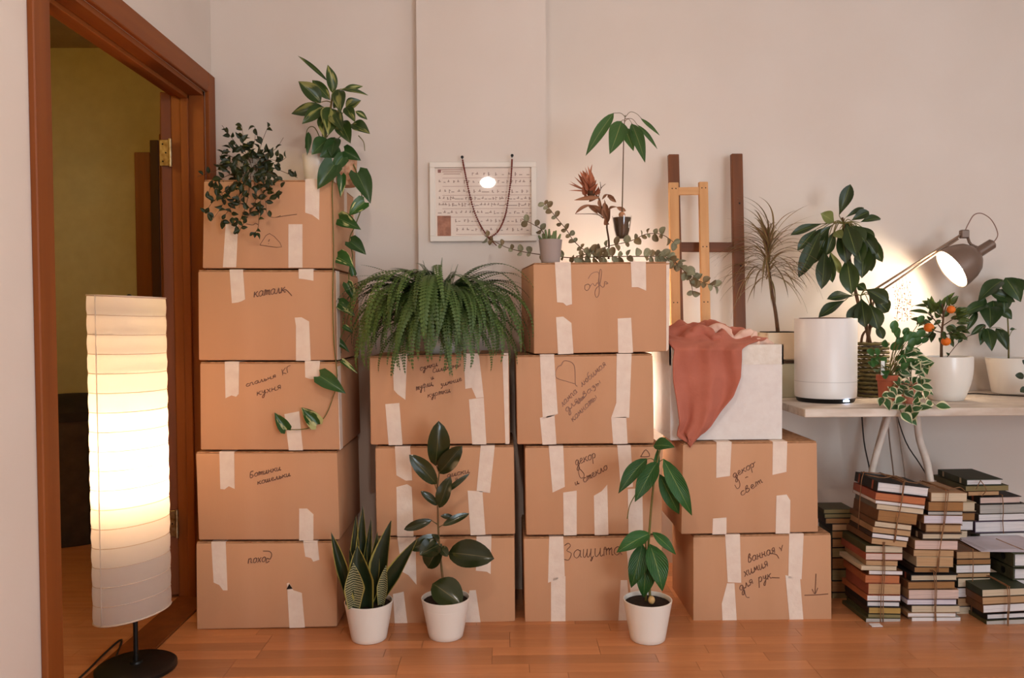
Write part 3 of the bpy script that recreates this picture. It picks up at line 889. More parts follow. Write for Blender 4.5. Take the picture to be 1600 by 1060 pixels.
def leaf(parent, B, T, width, kind, mat, arch=0.08, fold=0.12, nh=None, name='leaf', jit=0.35):
    B, T = Vector(B), Vector(T)
    d = T - B; L = d.length
    if L < 1e-5: return None
    y = d / L
    n = Vector(nh) if nh is not None else (CAM - B).normalized() + Vector((0, 0, .35))
    n = n.normalized() + Vector((rl.uniform(-jit, jit), rl.uniform(-jit, jit), rl.uniform(-jit, jit)))
    z = n - y * n.dot(y)
    if z.length < 1e-3: z = y.orthogonal()
    z.normalize()
    x = y.cross(z)
    asp = width / L
    me = leaf_mesh(kind, mat, round(arch, 2), round(fold * asp * 2, 2) if asp > .08 else round(fold * asp * 2, 3), round(min(.02, asp * .05), 3))
    o = bpy.data.objects.new(name, me); col.objects.link(o)
    o.parent = parent
    m = Matrix((x * width, y * L, z * L)).transposed().to_4x4()
    m.translation = B - worg(parent)
    o.matrix_local = m
    return o
def leaf_px(parent, bx, by, tx, ty, w, Y, dY, kind, mat, arch=0.08, fold=0.12, nh=None, jit=0.3, name='leaf'):
    """base and tip by picture position; the tip lies dY nearer (-) or further (+)"""
    return leaf(parent, at(bx, by, Y), at(tx, ty, Y + dY), w * m_px(Y), kind, mat, arch, fold, nh, name, jit)
def path(pts, Y):
    return [at(p[0], p[1], Y + (p[2] if len(p) > 2 else 0)) for p in pts]

def pot(parent, c, r_top, r_bot, h, mat, soil=True, name='pot', rim=0.0, wall_t=0.005, n=36, soil_mat=None, drop=0.012, curve=0.0):
    c = Vector(c)
    prof = [(r_bot * .94, 0), (r_bot, .003)]
    for k in range(1, 8):
        t = k / 8
        prof.append((r_bot + (r_top - r_bot) * t + curve * math.sin(math.pi * t), h * t))
    if rim > 0:
        prof += [(r_top, h - .022), (r_top + rim, h - .021), (r_top + rim, h - .001), (r_top + rim - .001, h)]
    else:
        prof += [(r_top, h - .001), (r_top - .001, h)]
    prof += [(r_top - wall_t, h), (r_top - wall_t - .001, h - .002), (r_top - wall_t - .002, h - drop - .02), (.005, h - drop - .02)]
    o = lathe(name, prof, c, mat, parent, n)
    if soil:
        lathe('soil', [(.004, h - drop - .018), (r_top - wall_t - .003, h - drop - .018), (r_top - wall_t - .003, h - drop), (r_top * .5, h - drop + .004), (.004, h - drop + .006)], c, soil_mat or M['soil'], parent, 24)
    return o
def floor_pot_place(px, py_bottom, half_w_bottom):
    p = on_z(px, py_bottom, 0)
    return p

LMT = {
 'ficus': mat_leaf('rubber_leaf', (38, 46, 22), (50, 56, 28), (88, 84, 48), .02, 0.2, trans=.06, spec=.5),
 'snake': mat_leaf('snake_plant_leaf', (30, 40, 20), (42, 52, 26), None, edge=(160, 146, 72), edgew=.12, rough=.4, trans=.08),
 'snake_b': mat_leaf('snake_plant_banded_leaf', (44, 54, 30), (52, 60, 34), None, edge=(170, 158, 90), edgew=.08, bands=((168, 162, 124), 6.0), rough=.4, trans=.08),
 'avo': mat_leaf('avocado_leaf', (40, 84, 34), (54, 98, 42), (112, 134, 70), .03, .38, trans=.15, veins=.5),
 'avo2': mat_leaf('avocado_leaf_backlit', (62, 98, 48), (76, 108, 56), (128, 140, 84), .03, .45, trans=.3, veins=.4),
 'pothos': mat_leaf('pothos_leaf', (44, 82, 32), (58, 98, 40), (120, 138, 74), .02, .3, vari=(206, 204, 136), vscale=3.0, vedge=(.56, .62), trans=.15),
 'pothos_g': mat_leaf('pothos_plain_leaf', (42, 72, 34), (54, 86, 40), (96, 118, 62), .02, .3, trans=.15),
 'dief': mat_leaf('dumb_cane_leaf', (44, 66, 26), (60, 80, 34), (120, 128, 66), .02, .35, vari=(150, 148, 82), vscale=2.6, vedge=(.53, .62), trans=.15),
 'bush': mat_leaf('small_dark_leaf', (34, 42, 20), (48, 58, 26), None, rough=.45, trans=.1),
 'fern': mat_leaf('fern_frond', (60, 84, 36), (92, 116, 56), None, rough=.5, trans=.2),
 'euc': mat_leaf('eucalyptus_leaf', (122, 120, 90), (150, 146, 116), (160, 152, 120), .03, .6, trans=.15),
 'euc_d': mat_leaf('eucalyptus_brown_leaf', (112, 92, 62), (134, 116, 82), None, rough=.6, trans=.1),
 'drac': mat_leaf('dragon_tree_leaf', (116, 110, 62), (140, 122, 80), None, edge=(150, 96, 74), edgew=.25, rough=.45, trans=.15),
 'schef': mat_leaf('umbrella_plant_leaf', (40, 56, 26), (54, 70, 32), (112, 124, 66), .025, .35, trans=.12),
 'schef_l': mat_leaf('umbrella_plant_young_leaf', (124, 134, 74), (138, 146, 84), (160, 164, 104), .03, .4, trans=.3),
 'pep': mat_leaf('round_green_leaf', (50, 92, 44), (70, 112, 56), None, rough=.4, trans=.2),
 'vari': mat_leaf('cream_edged_leaf', (52, 90, 46), (68, 104, 54), None, edge=(222, 216, 178), edgew=.30, rough=.4, trans=.2),
 'orange_l': mat_leaf('citrus_leaf', (44, 62, 24), (70, 84, 34), (112, 116, 56), .03, .35, trans=.15),
 'lemon_l': mat_leaf('lemon_tree_leaf', (40, 62, 30), (54, 76, 36), (96, 110, 58), .03, .35, trans=.15),
 'dry': mat_leaf('dried_leaf', (140, 92, 66), (160, 112, 80), (160, 112, 76), .05, .7, trans=.05),
 'dry_r': mat_leaf('dried_bract', (176, 104, 74), (192, 124, 90), None, rough=.7, trans=.05),
 'succ': mat_leaf('succulent_leaf', (96, 110, 62), (112, 122, 76), None, rough=.5, trans=.0),
}

# ---------------------------------------------------------------- three plants on the floor
def floor_pot(px, rim_y, bot_y, rw, bw, label_name, label):
    c0 = on_z(px, bot_y, 0)                 # front edge of the pot's foot
    rb_ = bw / 2 * m_px(c0.y + .04)
    c = Vector((c0.x * (c0.y + rb_) / c0.y, c0.y + rb_, 0))
    Yc = c.y
    r = rw / 2 * m_px(Yc)
    h = at(px, rim_y, Yc).z
    t = thing(label_name, c, label, 'plant', 'potted plants standing on the floor')
    pot(t, c, r, rb_, h, M['white_pot'], drop=.014, wall_t=.004)
    return t, Yc, c, h
t, Y, c, h = floor_pot(577, 939, 1009, 76, 55, 'snake_plant', 'snake plant with yellow-edged blades in a white pot on the floor')
def blade(bx, by, tx, ty, w, dy, m='snake', arch=.02, name='blade'):
    leaf_px(t, bx, by, tx, ty, w, Y + dy, -.02, 'blade', LMT[m], arch, .22, jit=.25, name=name)
blade(548, 945, 517, 831, 19, .0); blade(553, 945, 556, 806, 17, .03); blade(567, 945, 567, 791, 20, .035); blade(566, 940, 580, 809, 13, .02)
blade(587, 945, 611, 814, 32, .01); blade(573, 949, 558, 853, 42, -.03); blade(552, 949, 552, 880, 32, -.058, 'snake_b'); blade(590, 945, 652, 842, 25, .0)
blade(596, 946, 603, 884, 17, -.02, 'snake_b'); blade(581, 944, 590, 831, 17, .02); blade(560, 945, 546, 858, 15, .01); blade(575, 943, 573, 850, 18, .03)

t, Y, c, h = floor_pot(697, 933, 1005, 77, 54, 'rubber_plant', 'rubber plant with glossy dark oval leaves in a white pot on the floor')
tubes('stem', [(path([(697, 942), (693, 915), (689, 880), (685, 832), (684, 795), (683, 766), (686, 739), (684, 726)], Y), .0045, .0025)] +
      [(path(p, Y), .0022, .0016) for p in ([(686, 740), (682, 728)], [(684, 770), (678, 754)], [(684, 820), (673, 813)], [(685, 825), (693, 820)], [(689, 868), (702, 864)], [(694, 925), (680, 914)])], M['stem_red'], t)
for a in [(680, 728, 685, 658, 33, -.02), (686, 740, 722, 697, 26, -.03), (682, 757, 639, 711, 24, -.04), (686, 794, 704, 745, 21, -.01), (691, 773, 734, 740, 8, .0), (684, 790, 657, 768, 12, -.02),
          (675, 813, 631, 828, 14, -.01), (691, 822, 733, 803, 12, .02), (688, 807, 711, 811, 9, .02), (686, 838, 641, 860, 20, -.02), (687, 852, 656, 868, 30, -.05), (690, 850, 668, 888, 30, .01),
          (700, 864, 772, 873, 40, -.05), (687, 855, 700, 870, 14, -.03), (676, 912, 722, 946, 42, -.05), (686, 846, 676, 836, 9, -.02)]:
    leaf_px(t, *a[:4], a[4] * 1.1, Y, a[5], 'ellipse', LMT['ficus'], .06, .10, jit=.2)

t, Y, c, h = floor_pot(1012, 936, 1010, 77, 55, 'avocado_plant', 'tall young avocado plant in a white pot on the floor')
tubes('stem', [(path([(1016, 943), (1014, 900), (1013, 860), (1017, 800), (1021, 760), (1027, 722), (1033, 696)], Y), .005, .003), (path([(1009, 945), (1010, 900), (1009, 850), (1011, 833)], Y), .004, .003)] +
      [(path(p, Y), .002, .0015) for p in ([(1027, 724), (1018, 717), (1009, 718)], [(1027, 724), (1036, 718)], [(1012, 838), (1018, 834)], [(1010, 848), (1004, 851)], [(993, 773), (984, 790), (980, 811)])], M['stem_green'], t)
for a in [(1011, 717, 966, 772, 22, -.05), (1027, 722, 992, 785, 26, -.06), (1036, 717, 1081, 806, 25, -.03), (1030, 741, 1061, 804, 22, .02), (1016, 834, 963, 864, 24, -.02), (1019, 832, 1056, 867, 15, -.02),
          (1004, 850, 986, 919, 27, -.02), (1008, 866, 1005, 934, 28, .0), (1015, 850, 1035, 924, 31, -.05), (1021, 697, 1054, 699, 20, -.04), (1034, 694, 1040, 684, 7, 0), (1024, 742, 1028, 700, 9, .02)]:
    leaf_px(t, *a[:4], a[4] * 1.1, Y, a[5], 'lance', LMT['avo'], .10, .12, jit=.2)
V, F = sphere_data(at(1018, 938, Y - .03), .012, sz=1.2); mesh('avocado_stone', V, F, mat_plain('avocado_stone_skin', (200, 160, 104), .6), t, True)

# ---------------------------------------------------------------- fern
zt = at(690, 553, 3.05).z
fc = Vector((at(688, 553, 3.06).x, 3.06, zt + .0005))
t = thing('boston_fern', fc, 'big bushy green fern spilling over a cardboard box', 'plant')
pot(t, fc, .073, .058, .115, M['white_pot'], drop=.01)
def frond_mesh(e0, e1, wmax):
    n = 40
    V, F, UV = [], [], []
    p = Vector((0, 0, 0))
    pts = [p.copy()]
    for i in range(n):
        e = R(e0 + (e1 - e0) * (i / n) ** 1.2)
        p = p + Vector((0, math.cos(e), math.sin(e))) / n
        pts.append(p.copy())
    for i in range(n):
        a, b = pts[i], pts[i + 1]
        d = (b - a).normalized(); s = .0035 * (1 - i / n) + .001
        k = len(V)
        for q in (a, b):
            V.append(q + Vector((s, 0, 0))); V.append(q - Vector((s, 0, 0))); UV += [(.5, .5), (.5, .5)]
        F.append((k, k + 1, k + 3, k + 2))
        t_ = i / n
        if t_ < .08: continue
        w = wmax * min(1, (t_ - .02) / .18) * (1 - t_ ** 2.4) + .004
        up = Vector((0, -d.z, d.y))
        for sgn in (-1, 1):
            k = len(V)
            root = a
            out = Vector((sgn, 0, 0)) * w + d * w * .25 - up * w * .18
            mid = root + out * .5
            hw = d * .0145
            V += [root, mid + hw * .95, root + out, mid - hw * .75]
            UV += [(.5, 0), (1, .5), (.5, 1), (0, .5)]
            F.append((k, k + 1, k + 2, k + 3) if sgn > 0 else (k, k + 3, k + 2, k + 1))
    me = bpy.data.meshes.new('frond')
    me.from_pydata(V, [], F)
    uv = me.uv_layers.new(name='UVMap')
    for lp in me.loops: uv.data[lp.index].uv = UV[lp.vertex_index]
    me.materials.append(LMT['fern']); me.update()
    return me
FR = [frond_mesh(86, 66, .05), frond_mesh(70, -20, .05), frond_mesh(66, -75, .05), frond_mesh(60, -100, .05), frond_mesh(50, -105, .05), frond_mesh(30, -100, .05), frond_mesh(52, -5, .045)]
rf = random.Random(21)
crown = fc + Vector((0, -.03, .155))
def frond(kind, az, L, roll=.22):
    # az = 0 points to the room, +-90 degrees sideways
    if abs(az) > 1.75: L = min(L, .2)
    o = bpy.data.objects.new('frond', FR[kind]); col.objects.link(o)
    o.parent = t
    o.location = crown + Vector((math.sin(az) * .05 * rf.random(), -math.cos(az) * .04 * rf.random(), rf.uniform(-.04, .03))) - worg(t)
    o.rotation_euler = (rf.uniform(-.16, .16), rf.uniform(-roll, roll), az - math.pi)
    o.scale = (L * rf.uniform(.9, 1.25), L, L)
for i in range(30): frond(2, rf.uniform(-1.7, 1.7), rf.uniform(.26, .44))
for i in range(44): frond(3, rf.uniform(-1.65, 1.65), rf.uniform(.32, .52))
for i in range(50): frond(4, rf.uniform(-1.6, 1.6), rf.uniform(.30, .50))
for i in range(26): frond(4, rf.uniform(-.9, .9), rf.uniform(.42, .60))
for i in range(30): frond(5, rf.uniform(-1.5, 1.5), rf.uniform(.22, .40))
for i in range(16): frond(2, rf.choice((-1, 1)) * rf.uniform(1.1, 1.7), rf.uniform(.36, .48))
for i in range(14): frond(1, rf.uniform(-1.6, 1.6), rf.uniform(.24, .36), .3)
crown = crown + Vector((0, -.02, -.045))
for i in range(34): frond(4, rf.uniform(-1.45, 1.45), rf.uniform(.34, .50))
for i in range(26): frond(5, rf.uniform(-1.5, 1.5), rf.uniform(.32, .46))
crown = crown - Vector((0, -.02, -.045))
for az in (-1.5, -1.35, 1.4, 1.55, -1.2, 1.3): frond(6, az, rf.uniform(.28, .36))
for az, L in ((-.9, .22), (.4, .2), (1.0, .21), (-1.4, .2), (-.2, .19), (1.4, .18)): frond(0, az, L)

# ---------------------------------------------------------------- on the five-high stack
zs1 = at(420, 281, S1).z
bc = Vector((at(392, 280, 3.03).x, 3.03, zs1 + .001))
t = thing('myrtle_bush', bc, 'dark bushy plant with tiny leaves on top of the tallest box stack', 'plant')
pot(t, bc, .062, .05, .10, mat_plain('grey_clay_pot', (176, 160, 142), .7), drop=.01)
stems, lv = [], []
Yb = 2.98
spr = [[(392, 255), (375, 235), (360, 215), (347, 196)], [(392, 255), (382, 230), (378, 215), (377, 198)], [(395, 255), (395, 235), (397, 215), (398, 198)], [(395, 255), (405, 235), (413, 215), (419, 196)],
       [(395, 255), (415, 240), (432, 232), (441, 215)], [(398, 258), (420, 250), (438, 252), (446, 246)], [(398, 262), (425, 262), (450, 272), (464, 278)], [(388, 262), (360, 255), (335, 268), (310, 276)],
       [(388, 265), (355, 275), (330, 290), (325, 310)], [(388, 270), (360, 290), (335, 315), (322, 332)], [(388, 275), (360, 300), (340, 330), (328, 346)], [(390, 275), (370, 310), (352, 338), (343, 350)],
       [(392, 275), (385, 315), (375, 345), (362, 352)], [(395, 275), (400, 310), (385, 345), (370, 366)], [(396, 275), (410, 300), (405, 335), (402, 358), (392, 369)], [(398, 272), (420, 290), (432, 305), (440, 300)],
       [(398, 270), (415, 310), (418, 335), (430, 340), (440, 337)], [(385, 262), (350, 262), (342, 255)], [(385, 258), (352, 240), (345, 250)], [(398, 262), (425, 270), (446, 285)],
       [(392, 262), (370, 250), (352, 262)], [(396, 262), (412, 275), (425, 290)], [(390, 268), (365, 280), (350, 300)], [(392, 270), (380, 290), (372, 325)], [(394, 262), (388, 240), (392, 228)], [(394, 262), (405, 248), (425, 236)]]
rp = random.Random(5)
for s in spr:
    dY = 0
    P = []
    for k, (x, y) in enumerate(s):
        yy = Yb + .03
        if y > 284: yy = S1 - .05 - rp.random() * .03     # hangs in front of the box
        elif y > 268: yy = Yb - .10 + rp.random() * .05
        else: yy = Yb + rp.uniform(-.06, .06)
        P.append(at(x + rp.uniform(-2, 2), y, yy))
    C = catmull(P, 6)
    stems.append((P, .0013, .0008))
    for k in range(2, len(C)):
        if rp.random() < .78:
            a = rp.uniform(0, 2 * math.pi)
            dr = Vector((math.cos(a), rp.uniform(-.8, .5), math.sin(a) * .8 + .25)).normalized()
            lv.append((C[k], dr, rp.uniform(.022, .034)))
sprig = lv; lv = []
for k in range(120):
    a = rp.uniform(0, 2 * math.pi); rr = rp.random() ** .5
    p = at(380 + 46 * rr * math.cos(a), 292 + 46 * rr * math.sin(a), 2.77 + rp.random() * .06) if rp.random() < .55 else at(390 + 48 * rr * math.cos(a), 254 + 28 * rr * math.sin(a), Yb + rp.uniform(-.10, .08))
    a = rp.uniform(0, 2 * math.pi)
    lv.append((p, Vector((math.cos(a), rp.uniform(-.8, .3), math.sin(a))).normalized(), rp.uniform(.024, .036)))
rp.shuffle(sprig)
lv += sprig[:178]
tubes('stem', stems, M['stem_brown'], t, 4)
for p, dr, L in lv[:298]:
    leaf(t, p, p + dr * L, L * .56, 'lance', LMT['bush'], .06, .2, jit=.8)

dcn = Vector((at(495, 281, 2.98).x, 2.98, zs1 + .001))
t = thing('dumb_cane', dcn, 'tall mottled-leaf plant in a white pot on the tallest box stack', 'plant')
pot(t, dcn, .052, .044, at(495, 243, 2.98).z - dcn.z, M['white_pot'], drop=.01)
Y = 2.96
tubes('stem', [(path([(500, 250), (508, 215), (515, 180), (520, 148)], Y), .006, .004)] + [(path(p, Y), .0022, .0014) for p in (
    [(506, 225), (500, 190), (494, 178)], [(505, 228), (492, 200), (480, 203), (477, 232)], [(510, 215), (530, 185), (541, 168)], [(512, 205), (540, 190), (550, 196)], [(510, 240), (530, 215), (537, 212)], [(518, 160), (510, 158), (500, 160)],
    [(520, 145), (515, 128), (512, 126)], [(515, 178), (506, 168), (502, 168)], [(520, 150), (530, 140), (540, 140)], [(560, 212), (568, 222), (570, 236)])], M['stem_green'], t)
for a in [(512, 127, 465, 87, 7, .02), (520, 146, 512, 101, 18, -.02), (501, 161, 466, 127, 26, -.03), (516, 156, 488, 125, 18, .02), (505, 167, 455, 178, 20, -.02), (502, 168, 472, 194, 20, -.05), (529, 140, 532, 177, 22, -.05),
          (532, 140, 575, 149, 9, .0), (536, 141, 567, 135, 10, .02), (540, 168, 564, 157, 18, .0), (540, 168, 555, 191, 17, -.04), (555, 174, 574, 187, 10, .02), (516, 168, 513, 212, 31, -.06), (532, 190, 548, 224, 26, -.05),
          (549, 194, 578, 209, 21, -.02), (520, 175, 536, 205, 24, -.07), (508, 178, 507, 215, 20, -.05), (521, 170, 540, 150, 14, .03)]:
    leaf_px(t, *a[:5], Y, a[5], 'lance', LMT['dief'], .08, .12, jit=.25)
for a in [(512, 218, 487, 242, 26, -.05), (528, 226, 500, 246, 30, -.06), (482, 206, 480, 243, 10, -.03), (524, 215, 518, 245, 24, -.05)]:
    leaf_px(t, *a[:5], Y - .02, a[5], 'lance', LMT['pothos_g'], .08, .1, jit=.25)

pc = Vector((at(546, 282, 3.0).x - .016, 3.02, zs1 + .001))
t = thing('golden_pothos', pc, 'pothos in a patterned terracotta pot with long vines trailing down the boxes', 'plant')
mpat = mat_plain('patterned_terracotta', (190, 120, 84), .8, (226, 186, 150), 75, .3, 60)
pot(t, pc, .042, .036, at(546, 247, 3.0).z - pc.z, mpat, drop=.008)
Yv = S1 - .012
v1 = [at(538, 250, 3.0), at(526, 262, 2.92), at(520, 285, Yv - .01)] + [at(x, y, Yv) for x, y in ((519, 300), (520, 340), (521, 400), (520, 470), (522, 540), (527, 590), (520, 622), (505, 655), (480, 670), (445, 672))]
v2 = [at(548, 250, 3.0), at(556, 266, 2.99), at(562, 290, 2.97), at(566, 318, 2.96), at(556, 350, 2.95), at(546, 375, 2.95), at(551, 400, 2.95), at(545, 430, 2.95), at(548, 470, 2.95), at(540, 510, 2.95), at(530, 535, 2.93), at(528, 570, 2.90), at(527, 590, Yv)]
tubes('vine', [(v1, .0028, .0016)], M['stem_green'], t)
tubes('vine', [(v2, .0025, .0018)], M['stem_green'], t)
pl = [(538, 236, 564, 251, 21, 2.97, 0, 'g'), (536, 246, 516, 272, 20, 2.90, -.02, 'g'), (522, 258, 496, 296, 31, 2.85, -.02, 'g'), (533, 274, 532, 309, 14, 2.88, 0, 'v'), (558, 271, 579, 318, 31, 2.95, -.01, 'g'),
      (570, 316, 545, 337, 23, 2.94, -.01, 'v'), (530, 342, 564, 359, 24, 2.92, -.02, 'v'), (547, 378, 572, 398, 23, 2.93, -.01, 'g'), (527, 402, 553, 418, 25, 2.91, -.02, 'v'), (542, 443, 556, 473, 16, 2.93, 0, 'v'),
      (529, 474, 555, 495, 20, 2.91, -.01, 'v'), (537, 511, 551, 521, 9, 2.93, 0, 'v'), (525, 531, 546, 551, 11, 2.93, 0, 'g'), (535, 564, 559, 584, 8, 2.93, 0, 'v'), (500, 588, 540, 615, 27, S1 - .03, -.01, 'g'),
      (495, 664, 471, 637, 24, S1 - .02, -.01, 'v'), (447, 672, 429, 645, 19, S1 - .02, -.01, 'v'), (552, 430, 546, 410, 10, 2.95, 0, 'g')]
for a in pl:
    leaf_px(t, *a[:7], 'heart', LMT['pothos'] if a[7] == 'v' else LMT['pothos_g'], .05, .14, jit=.2)

# ---------------------------------------------------------------- on the middle stack
zs3 = at(940, 410, S3).z
gc = Vector((at(860, 411, S3 + .06).x, S3 + .05, zs3 + .001))
t = thing('succulent', gc, 'small finger succulent in a mauve-grey pot on the box', 'plant')
pot(t, gc, 18.5 * m_px(gc.y), 14.5 * m_px(gc.y), at(860, 375, gc.y).z - gc.z, mat_plain('mauve_grey_pot', (164, 146, 138), .7), drop=.006)
zt = at(860, 378, gc.y).z
for (dx, dyy, hh, tilt) in [(-.028, 0, .032, -.5), (-.014, -.012, .052, -.1), (-.004, .008, .056, .0), (.006, -.012, .046, .15), (.016, .004, .05, .1), (.0, -.022, .03, .1), (.024, -.006, .036, .35), (-.02, .016, .04, -.2)]:
    b = Vector((gc.x + dx, gc.y + dyy, zt - .008)); tip = b + Vector((tilt * hh, 0, hh))
    tube('finger', [b, b + (tip - b) * .4 + Vector((0, 0, .002)), b + (tip - b) * .8, tip], .0075, LMT['succ'], t, .003, 7, 2)

# seedling in a footed glass
vg = Vector((at(972, 408, S3 + .12).x, S3 + .12, zs3 + .001))
t = thing('avocado_seedling', vg, 'avocado seedling with drooping leaves growing in a stemmed glass of soil', 'plant')
zr, zbwl = at(972, 338, vg.y).z - vg.z, at(972, 375, vg.y).z - vg.z
rr = 15.5 * m_px(vg.y)
gl = mat_glass('clear_glass')
lathe('stemmed_glass', [(.030, 0), (.030, .002), (.006, .006), (.004, .012), (.004, zbwl - .006), (rr * .55, zbwl), (rr * .8, zbwl + .035), (rr, zr), (rr - .0015, zr), (rr * .8 - .0015, zbwl + .036), (rr * .5, zbwl + .003), (.001, zbwl + .002)], vg, gl, t, 28)
lathe('soil', [(.002, zbwl + .004), (rr * .5, zbwl + .005), (rr * .78 - .002, zbwl + .036), (rr * .96 - .002, zr - .006), (.003, zr - .003)], vg, mat_plain('mossy_soil', (62, 50, 32), .95, (92, 62, 40), 50, .6, 90, stretch=(1, 1, .2)), t, 28)
V, F = sphere_data(vg + Vector((0, 0, zr + .004)), .013); mesh('avocado_stone', V, F, mat_plain('seedling_stone', (190, 132, 92), .7), t, True)
Y = vg.y
tubes('stem', [(path([(972, 337), (973, 290), (974, 240), (975, 202), (977, 180)], Y), .0026, .0015)] + [(path(p, Y), .0012, .0009) for p in (
    [(977, 183), (970, 177), (958, 177)], [(977, 183), (985, 175), (995, 178), (1003, 186)], [(976, 190), (982, 186), (988, 194)], [(976, 188), (972, 188), (971, 193)], [(976, 186), (988, 186), (997, 197)])], M['stem_red'], t)
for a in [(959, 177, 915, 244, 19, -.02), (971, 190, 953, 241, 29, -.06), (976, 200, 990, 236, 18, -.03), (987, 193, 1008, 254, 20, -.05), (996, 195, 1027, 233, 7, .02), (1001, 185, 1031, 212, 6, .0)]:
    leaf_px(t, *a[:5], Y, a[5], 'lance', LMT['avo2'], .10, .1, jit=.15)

# dried protea in a clear tube
pv = Vector((at(951, 408, S3 + .17).x, S3 + .17, zs3 + .001))
t = thing('dried_protea', pv, 'dried brown protea flower standing in a clear glass tube', 'dried flower')
lathe('glass_tube', [(.014, 0), (.015, .003), (.015, .075), (.0135, .075), (.0135, .004), (.001, .003)], pv, gl, t, 20)
Y = pv.y
def pq(u, v): return (870 + u / 6.236, 245 + v / 6.236)
tubes('stem', [(path([(951, 405), pq(508, 830), pq(488, 690), pq(492, 620), pq(440, 500), pq(405, 400), pq(350, 345)], Y), .004, .0028), (path([pq(405, 400), pq(430, 310), pq(475, 265)], Y), .002, .001), (path([pq(430, 310), pq(422, 245)], Y), .0018, .001),
               (path([pq(500, 640), pq(470, 560), pq(465, 420)], Y), .0018, .001), (path([pq(455, 600), pq(380, 560), pq(180, 558)], Y), .0022, .001)], M['stem_brown'], t)
for a in [(330, 345, 345, 75, 5), (325, 340, 300, 85, 5), (320, 340, 225, 140, 8), (320, 345, 170, 195, 3), (315, 345, 112, 262, 3), (310, 350, 112, 330, 2.5), (325, 340, 272, 95, 3), (318, 340, 205, 165, 6), (340, 340, 385, 225, 8),
          (325, 345, 250, 130, 9), (335, 345, 330, 130, 9), (320, 350, 240, 180, 8), (340, 350, 400, 260, 9), (330, 355, 280, 150, 10), (335, 370, 365, 200, 10), (315, 360, 255, 265, 10), (318, 350, 130, 240, 2.5), (345, 375, 405, 290, 9), (325, 350, 300, 160, 10)]:
    b, q = pq(a[0], a[1]), pq(a[2], a[3])
    leaf_px(t, b[0], b[1], q[0], q[1], a[4], Y, rl.uniform(-.05, .04), 'lance', LMT['dry_r'], .08, .3, jit=.5, name='bract')
V, F = sphere_data(at(*pq(335, 350), Y), .017, sz=1.2); mesh('flower_base', V, F, M['stem_brown'], t, True)
for a in [(420, 400, 165, 425, 7), (400, 560, 300, 470, 7), (330, 470, 175, 560, 6), (470, 590, 330, 470, 9), (440, 580, 380, 500, 6), (460, 450, 500, 600, 9), (480, 620, 470, 430, 10), (500, 640, 520, 500, 8), (440, 420, 490, 365, 4), (490, 365, 580, 445, 7),
          (500, 520, 590, 490, 5), (580, 492, 675, 530, 7), (300, 430, 260, 340, 4), (400, 400, 310, 440, 6), (490, 400, 560, 395, 5), (430, 500, 415, 400, 6), (500, 660, 470, 590, 8)]:
    b, q = pq(a[0], a[1]), pq(a[2], a[3])
    leaf_px(t, b[0], b[1], q[0], q[1], a[4], Y, rl.uniform(-.03, .03), 'lance', LMT['dry'], .1, .25, jit=.4)

# eucalyptus twigs lying on the box
def euc(pts, label, Y, n, size, dark=.35, seed=1):
    r_ = random.Random(seed)
    P = path(pts, Y)
    base = min(P, key=lambda p: p.z).copy()
    tt = thing('eucalyptus_branch', base, label, 'dried branch', 'eucalyptus branches lying on the box')
    tubes('twig', [(P, .002, .0012)], M['stem_brown'], tt, 5)
    C = catmull(P, 12)
    for k in range(n):
        i = int((k + .5) / n * (len(C) - 2)) + 1
        d = (C[i + 1] - C[i - 1]).normalized() if i + 1 < len(C) else (C[i] - C[i - 1]).normalized()
        for s in (-1, 1):
            if r_.random() < .12: continue
            q = Vector((-d.z * s, r_.uniform(-.7, .4), d.x * s)) + d * r_.uniform(.1, .9)
            q.normalize()
            L = size * r_.uniform(.6, 1.15)
            leaf(tt, C[i], C[i] + q * L, L * r_.uniform(.65, .9), 'round', LMT['euc_d'] if r_.random() < dark else LMT['euc'], .05, .15, jit=.8)
    return tt
Ye = S3 + .05
euc([(945, 402, .05), (918, 394, .05), (897, 377, .08), (885, 359, .08), (870, 341, .08), (858, 326, .08), (848, 316, .08)], 'eucalyptus branch rising up and left above the mauve-grey pot', Ye, 11, .026, .6, 1)
euc([(905, 403, -.0), (880, 402, .08), (838, 397, .09), (815, 393, .08), (792, 387, .05), (770, 376, .05), (757, 368, .05)], 'eucalyptus branch jutting out left towards the bead string', Ye, 9, .026, .4, 2)
euc([(862, 395, .16), (848, 362, .16), (835, 352, .16), (815, 342, .16)], 'short eucalyptus sprig behind the mauve-grey pot', Ye, 4, .026, .7, 3)
euc([(900, 401, .0), (925, 395, .0), (950, 385, .03), (985, 377, .05), (1010, 366, .06), (1035, 367, .06), (1058, 383, .05)], 'eucalyptus branch arching over the box in front of the easels', Ye, 14, .030, .5, 4)
euc([(890, 403, .0), (930, 402, .0), (960, 401, .0), (1010, 401, .0), (1040, 402, .0), (1062, 418, -.02), (1088, 437, -.03), (1122, 450, -.04)], 'long eucalyptus branch hanging over the right end of the box', Ye, 28, .034, .35, 5)
euc([(1050, 405, .0), (1070, 425, -.03), (1080, 445, -.04), (1083, 462, -.05)], 'short eucalyptus sprig drooping beside the light easel', Ye, 4, .034, .3, 6)
